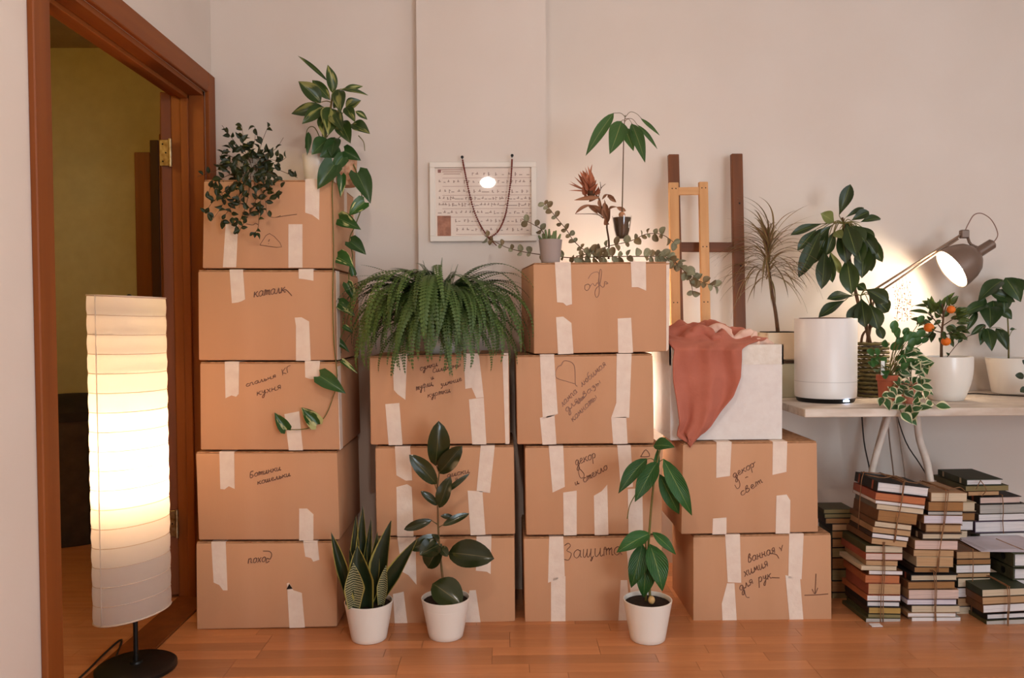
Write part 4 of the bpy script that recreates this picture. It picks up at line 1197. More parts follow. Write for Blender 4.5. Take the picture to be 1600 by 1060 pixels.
# ================================================================ LAMPS
# paper floor lamp in the doorway
lb = on_z(213, 1047, 0)
lc = Vector((lb.x, lb.y, 0))
t = thing('floor_lamp', lc, 'lit cylindrical white paper floor lamp standing in the doorway', 'floor lamp')
YL = lc.y
lathe('base', [(.118, 0), (.122, .003), (.122, .014), (.112, .02), (.02, .024), (.018, .03)], lc, M['black'], t, 40)
sx0 = at(202.5, 700, YL).x
shc = Vector((sx0, YL, 0))
lathe('pole', [(.0075, .02), (.0075, at(205, 470, YL).z)], (lc.x, lc.y, 0), M['black'], t, 14)
z_t, z_b = at(200, 464, YL).z, at(200, 957, YL).z
rad = 55.0 * m_px(YL)
paper = mat_paper_shade('lamp_paper', (248, 243, 238), 0.78)
NR = 17
V, F = [], []
nseg, nrow_ = 48, NR * 4
def shade_pt(t_, a, bulge=0.0):
    # top disc leans slightly right-down, the bottom one left-down
    slope = -0.045 + t_ * 0.20
    z = z_t + (z_b - z_t) * t_
    r = rad + bulge
    x = r * math.cos(a)
    return Vector((shc.x + x, shc.y + r * math.sin(a), z + slope * x))
rw = random.Random(9)
for i in range(nrow_ + 1):
    t_ = i / nrow_
    ph = (i % 4) / 4
    bl = .0022 * math.sin(math.pi * ph)
    for k in range(nseg):
        a = 2 * math.pi * k / nseg
        V.append(shade_pt(t_, a, bl + rw.uniform(-.0006, .0006)))
for i in range(nrow_):
    for k in range(nseg):
        k2 = (k + 1) % nseg
        F.append((i * nseg + k, i * nseg + k2, (i + 1) * nseg + k2, (i + 1) * nseg + k))
sh = mesh('shade', V, F, paper, t, True)
ringm = mat_plain('shade_wire', (214, 190, 168), .6)
for i in range(NR + 1):
    P = [shade_pt(i / NR, 2 * math.pi * k / 40, .0008) for k in range(41)]
    V, F = tube_data(P, .0028 if i in (0, NR) else .0010, None, 5, close=False)
    mesh('wire_ring', V, F, ringm, sh, True)
tube('paper_seam', [shade_pt(q, -2.0, .0016) for q in (0.0, .25, .5, .75, 1.0)], .0022, paper, sh, None, 4, 4)
zb_ = at(205, 722, YL).z
V, F = sphere_data((lc.x - .004, lc.y, zb_), .032, sz=1.25)
mesh('bulb', V, F, mat_emit('warm_bulb', (255, 214, 160), 14), t, True)
lathe('socket', [(.018, zb_ - .1), (.018, zb_ - .052), (.046, zb_ - .050), (.046, zb_ - .046), (.018, zb_ - .044), (.018, zb_ - .035)], (lc.x - .004, lc.y, 0), M['black'], t, 24)  # wide plate on the socket is added to block the bulb's downward light
tubes('top_spider', [([Vector((lc.x, lc.y, z_t - .004)), shade_pt(.004, a)], .0018, .0018) for a in (0.3, 2.4, 4.5)], M['black'], t, 5, 1)
lathe('finial', [(.008, z_t - .01), (.008, z_t + .004), (.004, z_t + .008)], (lc.x, lc.y, 0), M['black'], t, 12)
add_light('floor_lamp_light', 'POINT', (lc.x - .004, lc.y, zb_), 100, (1.0, .60, .30), radius=.035, parent=t)
cb = [at(205, 990, YL + .02), on_z(190, 1000, .004), on_z(165, 1020, .004), on_z(140, 1045, .004), on_z(110, 1075, .004), on_z(80, 1120, .004)]
cb[0] = Vector((lc.x - .1, lc.y + .07, .006))
tag(tube('lamp_cable', cb, .0035, M['cord_dark'], None, None, 6, 4, org=cb[1]), 'thin dark cable on the floor beside the paper lamp', 'cable')

# pendant lamp in the room behind the photographer (its glint shows in the picture glass)
g = at(762, 284, YB_P - .03); dgl = ray(762, 284); dgl = dgl / dgl.y
YPND = 0.8
dist = g.y - YPND
pp = Vector((g.x + dgl.x * dist, YPND, g.z + dgl.z * dist))
t = thing('pendant_lamp', (pp.x, pp.y, ZC), 'round white pendant lamp hanging from the ceiling', 'lamp')
V, F = sphere_data(pp, .05, sz=.68, nu=24, nv=14)
mesh('globe', V, F, mat_emit('pendant_globe', (255, 242, 230), 400), t, True)
tube('cord', [Vector((pp.x, pp.y, ZC)), Vector((pp.x, pp.y, pp.z + .033))], .003, M['black'], t, None, 6, 1)
lathe('canopy', [(.05, -.03), (.05, 0)], (pp.x, pp.y, ZC), white_frame, t, 24)

# unseen globe added on the hallway ceiling to brighten the hallway
hl = Vector((-2.35, 2.2, HZ))
t = thing('hall_fill_lamp', hl, 'unseen dim globe lamp added to brighten the hallway', 'lamp')
lathe('canopy', [(.06, -.03), (.06, 0)], hl, white_frame, t, 24)
V, F = sphere_data(hl + Vector((0, 0, -.10)), .08, nu=20, nv=12); mesh('globe', V, F, mat_emit('hall_fill_globe', (255, 222, 128), 105), t, True)

# small bulb lamp tucked behind the boxes
hb = Vector((.47, 3.42, 0))
t = thing('bulb_lamp', hb, 'small bare bulb lamp hidden behind the boxes by the wall', 'lamp')
lathe('base', [(.06, 0), (.06, .012), (.012, .018)], hb, M['black'], t, 24)
lathe('pole', [(.006, .015), (.006, 1.15)], hb, M['black'], t, 10)
lathe('socket', [(.014, 1.14), (.014, 1.18)], hb, M['black'], t, 12)
V, F = sphere_data(hb + Vector((0, 0, 1.215)), .035, sz=1.2); mesh('bulb', V, F, mat_emit('white_bulb', (255, 238, 214), 8), t, True)
lathe('fill_socket', [(.014, .72), (.014, .76)], hb + Vector((.03, 0, 0)), M['black'], t, 12)  # lower socket, arm and bulb added to brighten the storage box's left side
tube('side_arm', [hb + Vector((0, 0, .70)), hb + Vector((.03, 0, .72))], .004, M['black'], t, None, 6, 1)
V, F = sphere_data(hb + Vector((.03, 0, .79)), .03, sz=1.2); mesh('fill_bulb', V, F, mat_emit('white_fill_bulb', (255, 238, 214), 8), t, True)
add_light('fill_bulb_light', 'POINT', hb + Vector((.03, 0, .79)), 34.0, (1.0, .90, .76), radius=.035, parent=t)
add_light('bulb_lamp_light', 'POINT', hb + Vector((0, 0, 1.215)), 18.0, (1.0, .86, .68), radius=.04, parent=t)

# ================================================================ ON THE PILLAR
YP = YB_P
fq = [at(x, y, YP - .012) for x, y in ((671, 254), (838, 252), (838, 377), (671, 379))]
x0, x1 = fq[0].x, fq[1].x; z1, z0 = fq[0].z, fq[2].z
t = thing('framed_print', Vector(((x0 + x1) / 2, YP, z0)), 'white framed print of small sign rows behind glass on the pillar', 'picture')
fw = .022
wfm = mat_plain('white_picture_frame', (232, 222, 210), .4)
box('frame_rail', x0, x1, YP - .022, YP - .001, z1 - fw, z1, wfm, t, .002)
box('frame_rail', x0, x1, YP - .022, YP - .001, z0, z0 + fw, wfm, t, .002)
box('frame_rail', x0, x0 + fw, YP - .022, YP - .001, z0 + fw, z1 - fw, wfm, t, .002)
box('frame_rail', x1 - fw, x1, YP - .022, YP - .001, z0 + fw, z1 - fw, wfm, t, .002)
pr = box('print', x0 + fw, x1 - fw, YP - .009, YP - .006, z0 + fw, z1 - fw, mat_plain('print_paper', (246, 230, 216), .8, (240, 222, 208), 10), t)
mk = random.Random(4)
V, F = [], []
def dash(px, py, w, h):
    c = at(px, py, YP - .0096)
    a, b = w * m_px(YP) / 2, h * m_px(YP) / 2
    k = len(V)
    for (u, w_) in ((-a, -b), (a, -b), (a, b), (-a, b)): V.append(c + Vector((u, 0, w_)))
    for (u, w_) in ((-a, -b), (a, -b), (a, b), (-a, b)): V.append(c + Vector((u, .0006, w_)))
    F.extend([(k, k + 1, k + 2, k + 3), (k + 7, k + 6, k + 5, k + 4), (k, k + 4, k + 5, k + 1), (k + 1, k + 5, k + 6, k + 2), (k + 2, k + 6, k + 7, k + 3), (k + 3, k + 7, k + 4, k)])
rows = [(272, 738, 830, 9), (284, 687, 830, 8), (299, 687, 830, 7), (310, 687, 830, 5), (320, 687, 830, 5), (332, 687, 830, 6), (345, 712, 830, 7), (359, 714, 830, 7)]
for (y, xa, xb, gap) in rows:
    x = xa
    while x < xb:
        st = mk.random()
        if st < .4:
            dash(x, y, mk.uniform(.9, 1.6), mk.uniform(3, 6)); dash(x + 1.4, y + mk.uniform(-2, 2), 2, .9)
        elif st < .75:
            dash(x, y, mk.uniform(2.5, 4.5), 1.2); dash(x + mk.uniform(-1, 1), y - 1.5, 1.3, 2.6)
        else:
            dash(x, y + 1, mk.uniform(3, 6), 1.1)
        x += gap * mk.uniform(.75, 1.35)
tag(mesh('printed_signs', V, F, mat_plain('print_ink', (170, 142, 128), .8), pr), kind='stuff')
V, F = [], []
for y in (278, 291, 305, 315, 326, 339, 352, 366):
    dash(762 if y < 340 else 772, y, 140 if y < 340 else 118, .5)
for k in range(3): dash(706, 265.5 + k * 3.2, 34 - k * 4, 1.0)
tag(mesh('printed_lines', V, F, mat_plain('print_ink_red', (180, 138, 120), .8), pr), kind='stuff')
V, F = [], []
dash(686.5, 267.5, 5, 5); mesh('printed_emblem', V, F, mat_plain('emblem_ink', (160, 110, 100), .8), pr)
V, F = [], []
dash(694, 354, 21, 33); mesh('printed_photo', V, F, mat_plain('brown_photo_print', (150, 96, 76), .7, (190, 134, 108), 55), pr)
box('glass_pane', x0 + fw, x1 - fw, YP - .014, YP - .012, z0 + fw, z1 - fw, mat_glass('picture_glass'), t)
# bead string hung from two pins over the print
YB = YP - .034
left = [(723, 251), (725, 262), (729, 282), (734, 305), (741, 330), (750, 351), (758, 364), (764, 372)]
right = [(800, 250), (799.5, 262), (798, 282), (795, 305), (791, 330), (785, 349), (776, 364), (764, 372)]
nk = at(764, 372, YB)
t = thing('bead_necklace', nk, 'long dark red bead string hanging in a loop over the print', 'necklace')
for ln in (left, right):
    C = catmull(path(ln, YB), 14)
    V, F = [], []
    acc = 0; prev = C[0]
    for p in C:
        acc += (p - prev).length; prev = p
        if acc > .0058 or p is C[0]:
            sphere_data(p, .0040, V, F, 7, 5); acc = 0
    tag(mesh('beads', V, F, mat_plain('dark_red_beads', (120, 50, 34), .35), t, True), kind='stuff')
    tube('thread', path(ln, YB), .0009, M['black'], t, None, 4, 4)
tube('pendant_tassel', [at(764, 372, YB), at(770, 378, YB), at(776, 384, YB)], .004, mat_plain('tassel_thread', (112, 60, 38), .8), t, .002, 6, 2)
for (x, y, l) in ((723, 249, 'left'), (800, 246.5, 'right')):
    p = at(x, y, YP)
    tag(axis_lathe('wall_pin', [(.0012, 0), (.0012, .04), (.006, .04), (.006, .045), (.002, .047)], p, (0, -1, 0), M['black'], None, 12), 'black pin holding the %s end of the bead string' % l, 'pin')

# ================================================================ EASELS
dk = mat_wood('dark_stained_wood', (126, 72, 36), (100, 56, 26), 3, 'Z', .55)
dkx = mat_wood('dark_stained_wood_across', (126, 72, 36), (100, 56, 26), 3, 'X', .55)
lt = mat_wood('pale_pine', (222, 168, 112), (206, 148, 92), 3, 'Z', .55)
ltx = mat_wood('pale_pine_across', (222, 168, 112), (206, 148, 92), 3, 'X', .55)
def lean_post(name, pxt, pyt, pxm, pym, w, d, Yt, Yb0, mat, parent):
    """post through a picture point pair, leaning from Yt at its top back down to Yb0 on the floor"""
    T = at(pxt, pyt, Yt)
    # the second picture point lies on the line between top and foot
    lo, hi = 0.0, 1.0
    best = None
    for k in range(400):
        f = k / 400
        Yk = Yt + (Yb0 - Yt) * f
        p = at(pxm, pym, Yk)
        zexp = T.z * (1 - f)
        e = abs(p.z - zexp)
        if best is None or e < best[0]: best = (e, f, p)
    f, p = best[1], best[2]
    foot = T + (p - T) / max(f, 1e-3); foot.z = 0; foot.y = Yb0
    hw = w / 2
    fr = [T + Vector((-hw, 0, 0)), T + Vector((hw, 0, 0)), foot + Vector((hw, 0, 0)), foot + Vector((-hw, 0, 0))]
    return bm_obj(name, hexa(fr, [q + Vector((0, d, 0)) for q in fr], .002), mat, parent), T, foot
te = thing('dark_easel', (at(1100, 700, 3.4).x, 3.36, 0), 'dark brown wooden easel frame leaning on the back wall', 'easel')
_, A, A0 = lean_post('post', 1053, 241, 1060, 500, 16 * m_px(3.5), .03, 3.50, 3.36, dk, te)
_, B, B0 = lean_post('post', 1152, 240, 1157, 500, 17 * m_px(3.5), .03, 3.50, 3.36, dk, te)
def rail(name, A, A0, B, B0, py, h, d, mat, parent, yo=0):
    def pt(P, P0):
        best = None
        for k in range(401):
            q = P.lerp(P0, k / 400)
            # project to the picture row
            v = cam_rot.transposed() @ (q - CAM)
            y = 530 - v.y / -v.z * FPX
            if best is None or abs(y - py) < best[0]: best = (abs(y - py), q)
        return best[1]
    a, b = pt(A, A0), pt(B, B0)
    fr = [a + Vector((0, yo, h / 2)), b + Vector((0, yo, h / 2)), b + Vector((0, yo, -h / 2)), a + Vector((0, yo, -h / 2))]
    return bm_obj(name, hexa(fr, [q + Vector((0, d, 0)) for q in fr], .0015), mat, parent)
rail('crossbar', A, A0, B, B0, 386, 15 * m_px(3.5), .02, dkx, te, .012)
rail('crossbar', A, A0, B, B0, 760, 15 * m_px(3.4), .02, dkx, te, .012)
for (P, P0) in ((A, A0), (B, B0)):
    for f in (.12, .27, .42):
        q = P.lerp(P0, f); V, F = sphere_data(q + Vector((.006, 0, 0)), .004, None, None, 8, 5); mesh('screw', V, F, M['black'], te)
te = thing('pine_easel', (at(1080, 700, 3.35).x, 3.30, 0), 'smaller pale pine easel standing in front of the dark easel', 'easel')
_, A, A0 = lean_post('post', 1053, 285, 1056, 500, 15 * m_px(3.42), .024, 3.44, 3.29, lt, te)
_, B, B0 = lean_post('post', 1099.5, 284, 1103.5, 500, 14 * m_px(3.42), .024, 3.44, 3.29, lt, te)
rail('crossbar', A, A0, B, B0, 298, 12 * m_px(3.42), .016, ltx, te, .004)
rail('crossbar', A, A0, B, B0, 700, 12 * m_px(3.35), .016, ltx, te, .004)
for (P, P0) in ((A, A0), (B, B0)):
    for f in (.01, .16, .3):
        for dx in (-.008, .008):
            q = P.lerp(P0, f); V, F = sphere_data(q + Vector((dx, 0, -.01)), .003, None, None, 8, 5); mesh('screw', V, F, M['black'], te)

# ================================================================ WHITE FABRIC BOX AND BLANKET
YW = 2.93
wb = [at(x, y, YW) for x, y in ((1047, 541), (1222.5, 541), (1223, 689.5), (1046, 690.5))]
zs4 = at(1170, 691, S4).z + .002
x0, x1 = wb[0].x, wb[1].x; z1 = wb[0].z; z0 = zs4
dpt = .33
t = thing('storage_box', Vector(((x0 + x1) / 2, YW + dpt / 2, z0)), 'white fabric storage box with a folded-over cuff', 'box')
wfab = mat_plain('white_fabric', (232, 222, 214), .8, (226, 214, 206), 40, .1, 300)
wcuff = mat_plain('white_cuff_fabric', (236, 226, 214), .8, (222, 208, 192), 30, .5, 55)
wt = .006
box('front_panel', x0, x1, YW, YW + wt, z0, z1, wfab, t, .002)
box('back_panel', x0, x1, YW + dpt - wt, YW + dpt, z0, z1, wfab, t, .002)
box('side_panel', x0, x0 + wt, YW + wt, YW + dpt - wt, z0, z1, wfab, t, .001)
box('side_panel', x1 - wt, x1, YW + wt, YW + dpt - wt, z0, z1, wfab, t, .001)
box('bottom_panel', x0 + wt, x1 - wt, YW + wt, YW + dpt - wt, z0, z0 + wt, wfab, t)
zc0 = at(1150, 570, YW).z
bm = bmesh.new()
box_bm(x0 - .003, x1 + .003, YW - .003, YW + .003, zc0, z1 + .003, bm=bm)
box_bm(x1 - .003, x1 + .003, YW - .003, YW + dpt + .003, zc0, z1 + .003, bm=bm)
box_bm(x0 - .003, x0 + .003, YW - .003, YW + dpt + .003, zc0, z1 + .003, bm=bm)
box_bm(x0 - .003, x1 + .003, YW + dpt - .003, YW + dpt + .003, zc0, z1 + .003, bm=bm)
bm_obj('cuff', bm, wcuff, t)

def mat_blanket():
    m = mat_plain('rust_velvet', (188, 112, 92), .9, (172, 98, 78), 9, .25, 120, .15)
    bs = m.node_tree.nodes['Principled BSDF']
    bs.inputs['Sheen Weight'].default_value = .5
    bs.inputs['Sheen Roughness'].default_value = .4
    bs.inputs['Sheen Tint'].default_value = rgba((236, 170, 144))
    return m
mb = mat_blanket()
nu, nv = 56, 90
V, F = [], []
rbk = random.Random(2)
from mathutils import noise as mnoise
def lerp_tab(tab, q):
    for i in range(len(tab) - 1):
        a, b = tab[i], tab[i + 1]
        if q <= b[0]:
            f = (q - a[0]) / (b[0] - a[0])
            return a[1] + (b[1] - a[1]) * f
    return tab[-1][1]
Lx = [(0, 1054), (.12, 1052), (.35, 1053), (.6, 1058), (.8, 1063), (.93, 1057), (1, 1074)]
Rx = [(0, 1160), (.12, 1160), (.3, 1158), (.5, 1146), (.65, 1128), (.8, 1112), (.93, 1093), (1, 1080)]
for j in range(nv + 1):
    v_ = j / nv
    for i in range(nu + 1):
        u = i / nu
        if v_ < .42:        # bundled on top of the box, back to front
            s = v_ / .42
            xa, xb = x0 - .005, x0 + (x1 - x0) * (.93 - .26 * max(0, (s - .75) / .25) ** 1.5)
            x = xa + (xb - xa) * u
            y = YW + .30 - (.30 + .012) * s
            n1 = mnoise.noise(Vector((x * 11, y * 9, 3.1))); n2 = mnoise.noise(Vector((x * 26, y * 20, 7.7)))
            ridge = 1 - abs(mnoise.noise(Vector((x * 9 + y * 7, y * 12 - x * 3, 1.3)))) * 2
            env = math.sin(math.pi * min(1, s * .93 + .1)) ** .6 * math.sin(math.pi * (u * .86 + .10)) ** .5
            z = z1 + .010 + env * (.022 + .044 * n1 + .024 * n2 + .042 * max(0, ridge)) + .012 * (1 - s) * (1 - u)
            z = max(z, z1 + .006)
            V.append(Vector((x, y, z)))
        else:               # hanging down the front
            s = (v_ - .42) / .58
            xl, xr = lerp_tab(Lx, s), lerp_tab(Rx, s)
            py = 545 + s * 148 * (1 - .05 * math.sin(u * math.pi * 2)) 
            px = xl + (xr - xl) * u
            fold = .015 * math.sin(u * 8.5 - s * 2.0 + 1.0 + 1.2 * mnoise.noise(Vector((u * 2, s * 2.5, 9)))) * (.35 + .65 * s) + .006 * math.sin(u * 19 - s * 5 + 1) * (1 - .5 * s) + .020 * mnoise.noise(Vector((u * 2.8 + s * 1.2, s * 2.6, 2)))
            yy = min(YW - .008, YW - .034 - .012 * s + fold)
            p = at(px, py, yy)
            V.append(p)
c = nu + 1
for j in range(nv):
    for i in range(nu):
        F.append((j * c + i, j * c + i + 1, (j + 1) * c + i + 1, (j + 1) * c + i))
bl = mesh('blanket', V, F, mb, None, True, org=Vector((at(1110, 545, YW).x, YW, z1)))
sm = bl.modifiers.new('thickness', 'SOLIDIFY'); sm.thickness = .007; sm.offset = 1
ss = bl.modifiers.new('smooth', 'SUBSURF'); ss.levels = 1; ss.render_levels = 1
tag(bl, 'rust-pink velvet blanket bundled in the white box and hanging over its front', 'blanket')
mb2 = mat_plain('pale_blanket_lining', (226, 178, 156), .9, (232, 196, 176), 20, .3, 120, .15)
for (pts, r0, r1, m_) in (([(1060, 540, .05), (1085, 516, .06), (1105, 513, .06), (1120, 530, .03)], .020, .014, mb), ([(1095, 535, .10), (1115, 512, .10), (1135, 516, .08), (1145, 536, .05)], .022, .012, mb2), ([(1140, 537, .05), (1160, 520, .06), (1175, 518, .06), (1172, 534, .03)], .014, .012, mb2),
                          ([(1160, 538, .03), (1178, 532, .04), (1196, 530, .06), (1206, 537, .07)], .018, .010, mb2), ([(1075, 540, .12), (1100, 508, .16), (1130, 510, .17), (1160, 530, .14)], .022, .014, mb), ([(1050, 535, .10), (1058, 515, .12), (1078, 512, .16)], .016, .012, mb)):
    C = catmull([at(p[0], p[1] + 5, YW + p[2]) for p in pts], 9)
    V, F = tube_data(C, r0 * 1.3, r1 * 1.3, 18)
    c0 = sum(C, Vector()) / len(C)
    V = [p + Vector((mnoise.noise(p * 38), mnoise.noise(p * 38 + Vector((5, 1, 2))), mnoise.noise(p * 38 + Vector((1, 7, 3))))) * .011 for p in V]
    mesh('fold', V, F, m_, bl, True)
# crumpled clear film by the blanket's corner
cl = at(1043, 686, 2.90)
V, F = [], []
rc = random.Random(8)
for i in range(8):
    for j in range(6):
        p = at(1032 + i * 3.4, 670 + j * 4.2 + i * .8, 2.885)
        V.append(p + Vector((0, rc.uniform(-.012, .012), 0)))
for i in range(7):
    for j in range(5): F.append((i * 6 + j, i * 6 + j + 1, (i + 1) * 6 + j + 1, (i + 1) * 6 + j))
tag(mesh('plastic_film', V, F, mat_glass('clear_film'), None, False, org=cl), 'scrap of crumpled clear plastic at the blanket corner', 'plastic film')

# ================================================================ DESK
ZD = .773
YD0, YD1 = 2.91, YB_R - .005
xd0 = at(1258, 645, YD0).x
t = thing('desk', (xd0 + .6, 3.2, 0), 'worn white wooden desk on splayed trestle legs', 'desk')
dm = mat_plain('worn_white_paint', (224, 210, 196), .6, (186, 164, 144), 26, .2, 60, stretch=(.25, 1, 1))
zd0 = at(1400, 651.5, YD0).z
n_b = 4
for k in range(n_b):
    ya, yb = YD0 + (YD1 - YD0) * k / n_b, YD0 + (YD1 - YD0) * (k + 1) / n_b
    box('top_board', xd0, 2.75, ya + .0008, yb - .0008, zd0, ZD, dm, t, .002)
wl = mat_plain('white_painted_leg', (224, 212, 200), .5, (206, 190, 176), 20)
def strut(name, P, Q, w, d, mat, parent):
    P, Q = Vector(P), Vector(Q)
    hw = Vector((w / 2, 0, 0)); dd = Vector((0, d, 0))
    return bm_obj(name, hexa([P - hw, P + hw, Q + hw, Q - hw], [P - hw + dd, P + hw + dd, Q + hw + dd, Q - hw + dd], .002), mat, parent)
for (Yk, off) in ((3.11, 0), (3.42, 0)):
    a, b = at(1391, 652, Yk), at(1432, 652, Yk)
    k0, k1, k2 = at(1363, 735, Yk), at(1437, 688, Yk), at(1453, 748, Yk)
    l = tube('leg', [(a.x, Yk, zd0), (k0.x, Yk, k0.z), (k0.x + .005, Yk, k0.z - .12), (k0.x + .03, Yk, 0.002)], .013, wl, t, None, 8, 4)
    l = tube('leg', [(b.x, Yk, zd0), (k1.x, Yk, k1.z), (k2.x, Yk, k2.z), (at(1470, 820, Yk).x, Yk, 0.002)], .014, wl, t, None, 8, 4)
    strut('leg', (2.62, Yk, zd0), (2.70, Yk, 0), .024, .022, wl, t)
for i, (pts, m_) in enumerate((([(1345, 655), (1350, 690), (1358, 730), (1362, 760), (1365, 800)], 'cord_dark'), ([(1395, 655), (1415, 690), (1437, 725), (1450, 750), (1460, 800)], 'cord_dark'), ([(1398, 655), (1408, 700), (1414, 745), (1416, 800)], 'cord_grey'), ([(1385, 655), (1390, 690), (1396, 740), (1400, 800)], 'cord_grey'))):
    P = path(pts, 3.42 - i * .03); P.append(Vector((P[-1].x + .03, P[-1].y + .04, .004))); P[0].z = zd0 - .001
    lab = ['dark cable hanging under the desk near the boxes', 'dark cable running slantwise behind the desk legs', 'thin grey cable hanging straight under the desk', 'thin grey cable between the dark ones under the desk'][i]
    tag(tube('hanging_cable', P, .003, M[m_], None, None, 6, 4, org=P[-1]), lab, 'cable', 'cables under the desk')

# ---------------------------------------------------------------- on the desk
def desk_c(px, py, r_px):
    """centre of a round foot whose front touches the picture row py"""
    f = on_z(px, py, ZD)
    r = r_px * m_px(f.y)
    return Vector((f.x * (f.y + r) / f.y, f.y + r, ZD)), r
# air humidifier
c, r = desk_c(1289.5, 632, 48.5)
t = thing('humidifier', c, 'white cylindrical humidifier with a dark foot on the desk', 'humidifier')
mw = mat_plain('white_plastic', (234, 226, 220), .35, None, 1, 0, 1, .5)
Yh = c.y
r = 46.5 * m_px(Yh)
zt = at(1288, 498, Yh).z - ZD
lathe('foot', [(r * .88, 0), (r * .92, .004), (r * .96, .02), (r * .9, .024)], c, M['black'], t, 48)
lathe('body', [(r * .96, .018), (r * .985, .022), (r * .995, .05), (r, zt - .002), (r - .001, zt), (r - .012, zt), (r - .013, zt - .02), (.01, zt - .021)], c, mw, t, 64)
lathe('lid', [(r * .8, zt - .019), (r * .86, zt - .004), (r * .84, zt + .003), (.01, zt + .005)], c, mat_plain('dark_lid_plastic', (92, 60, 50), .5), t, 48)
lathe('seam', [(r * 1.0005, .082), (r * 1.0012, .083), (r * 1.0005, .084)], c, mat_plain('seam_shadow_grey', (200, 192, 186), .5), t, 64)
p = at(1319, 630.5, c.y - r * .75)
bm_obj('indicator_light', box_bm(p.x - .012, p.x + .012, c.y - r * .93, c.y - r * .70, ZD + .007, ZD + .015, .002), mat_emit('blue_white_led', (190, 215, 255), 12), t)

# dragon tree on a pale stand behind the storage box
tx = at(1222, 600, 3.36).x
zst = at(1232, 563, 3.36).z
st = thing('plant_stand', (tx, 3.40, ZD), 'pale square stand box on the desk under the dragon tree pot', 'stand')
box('body', tx - .075, tx + .075, 3.33, 3.48, ZD, zst - .012, mat_plain('pale_green_paint', (206, 202, 178), .6), st, .003)
box('top', tx - .08, tx + .08, 3.325, 3.485, zst - .012, zst, mat_plain('stand_top_shadow', (78, 56, 42), .5), st, .002)  # dark slab drawn for the shadow line under the pot
dt = thing('dragon_tree', (tx, 3.40, zst), 'spiky dragon tree with thin drooping leaves in a cream square pot', 'plant')
cream = mat_plain('cream_pot', (236, 214, 184), .6)
zp = at(1222, 520, 3.36).z
bm = hexa([Vector((tx - .07, 3.335, zp)), Vector((tx + .07, 3.335, zp)), Vector((tx + .06, 3.345, zst)), Vector((tx - .06, 3.345, zst))],
          [Vector((tx - .07, 3.475, zp)), Vector((tx + .07, 3.475, zp)), Vector((tx + .06, 3.465, zst)), Vector((tx - .06, 3.465, zst))], .004)
bm_obj('pot', bm, cream, dt)
box('soil', tx - .062, tx + .062, 3.343, 3.467, zp - .001, zp + .004, M['soil'], dt, .002)
Y = 3.38
tubes('trunk', [(path([(1216, 524), (1212, 490), (1206, 455), (1202, 425)], Y), .009, .006), (path([(1202, 425), (1199, 395), (1196, 365)], Y), .005, .003)], M['stem_brown'], dt, 8)
rd = random.Random(31)
for k in range(135):
    f = rd.random()
    b = at(1202 - 4 * (1 - f) + rd.uniform(-2, 2), 437 - 55 * f, Y)
    az = rd.uniform(0, 2 * math.pi)
    L = rd.uniform(.18, .30)
    dn = rd.uniform(-.75, .35) if f < .7 else rd.uniform(-.1, .9)
    h = Vector((math.cos(az), math.sin(az) * .75 - .12, 0)).normalized()
    tip = b + (h * rd.uniform(.45, .95) + Vector((0, 0, dn))).normalized() * L * .85
    if tip.y > YB_R - .02: tip.y = YB_R - .02
    up = Vector((h.x * .4, h.y * .4, 1.0))
    leaf(dt, b, tip, .0075, 'strap', LMT['drac'], rd.uniform(.12, .30), .1, nh=up, jit=.12)
for (tx_, ty_) in ((1195, 350), (1189, 358), (1200, 362)):
    leaf_px(dt, 1199, 400, tx_, ty_, 4, Y, 0, 'strap', LMT['drac'], .02, .1)

# umbrella plant in a woven basket
c, r = desk_c(1362, 616, 24)
c = Vector((at(1362, 600, 3.36).x, 3.36, ZD))
t = thing('umbrella_plant', c, 'tall umbrella plant with long drooping leaves in a woven basket behind the humidifier', 'plant')
r = 25 * m_px(3.36)
wick = mat_plain('woven_basket', (122, 108, 66), .8, (84, 74, 44), 26, .8, 60, stretch=(1, 1, 5))
hB = at(1362, 536, 3.36).z - ZD
V, F = [], []
for k in range(13):
    z = ZD + .006 + (hB - .01) * k / 12
    P = [c + Vector(((r - .004) * math.cos(a * math.pi / 20), (r - .004) * math.sin(a * math.pi / 20), z - ZD + .0018 * math.sin(a * 2.5 + k * math.pi))) for a in range(41)]
    tube_data(P, .006, None, 6, V, F, False)
mesh('basket', V, F, wick, t, True)
lathe('soil', [(.01, hB - .03), (r - .01, hB - .03), (r - .01, hB - .015), (.01, hB - .01)], c, M['soil'], t, 24)
Y = 3.36
tubes('trunk', [(path([(1360, 540), (1352, 505), (1340, 470), (1330, 420), (1322, 370), (1316, 340)], Y), .009, .005), (path([(1357, 525), (1362, 495), (1360, 462)], Y), .007, .005), (path([(1345, 540), (1350, 520), (1372, 505)], Y), .006, .004)], M['stem_brown'], t, 8)
pet, pet2 = [], []
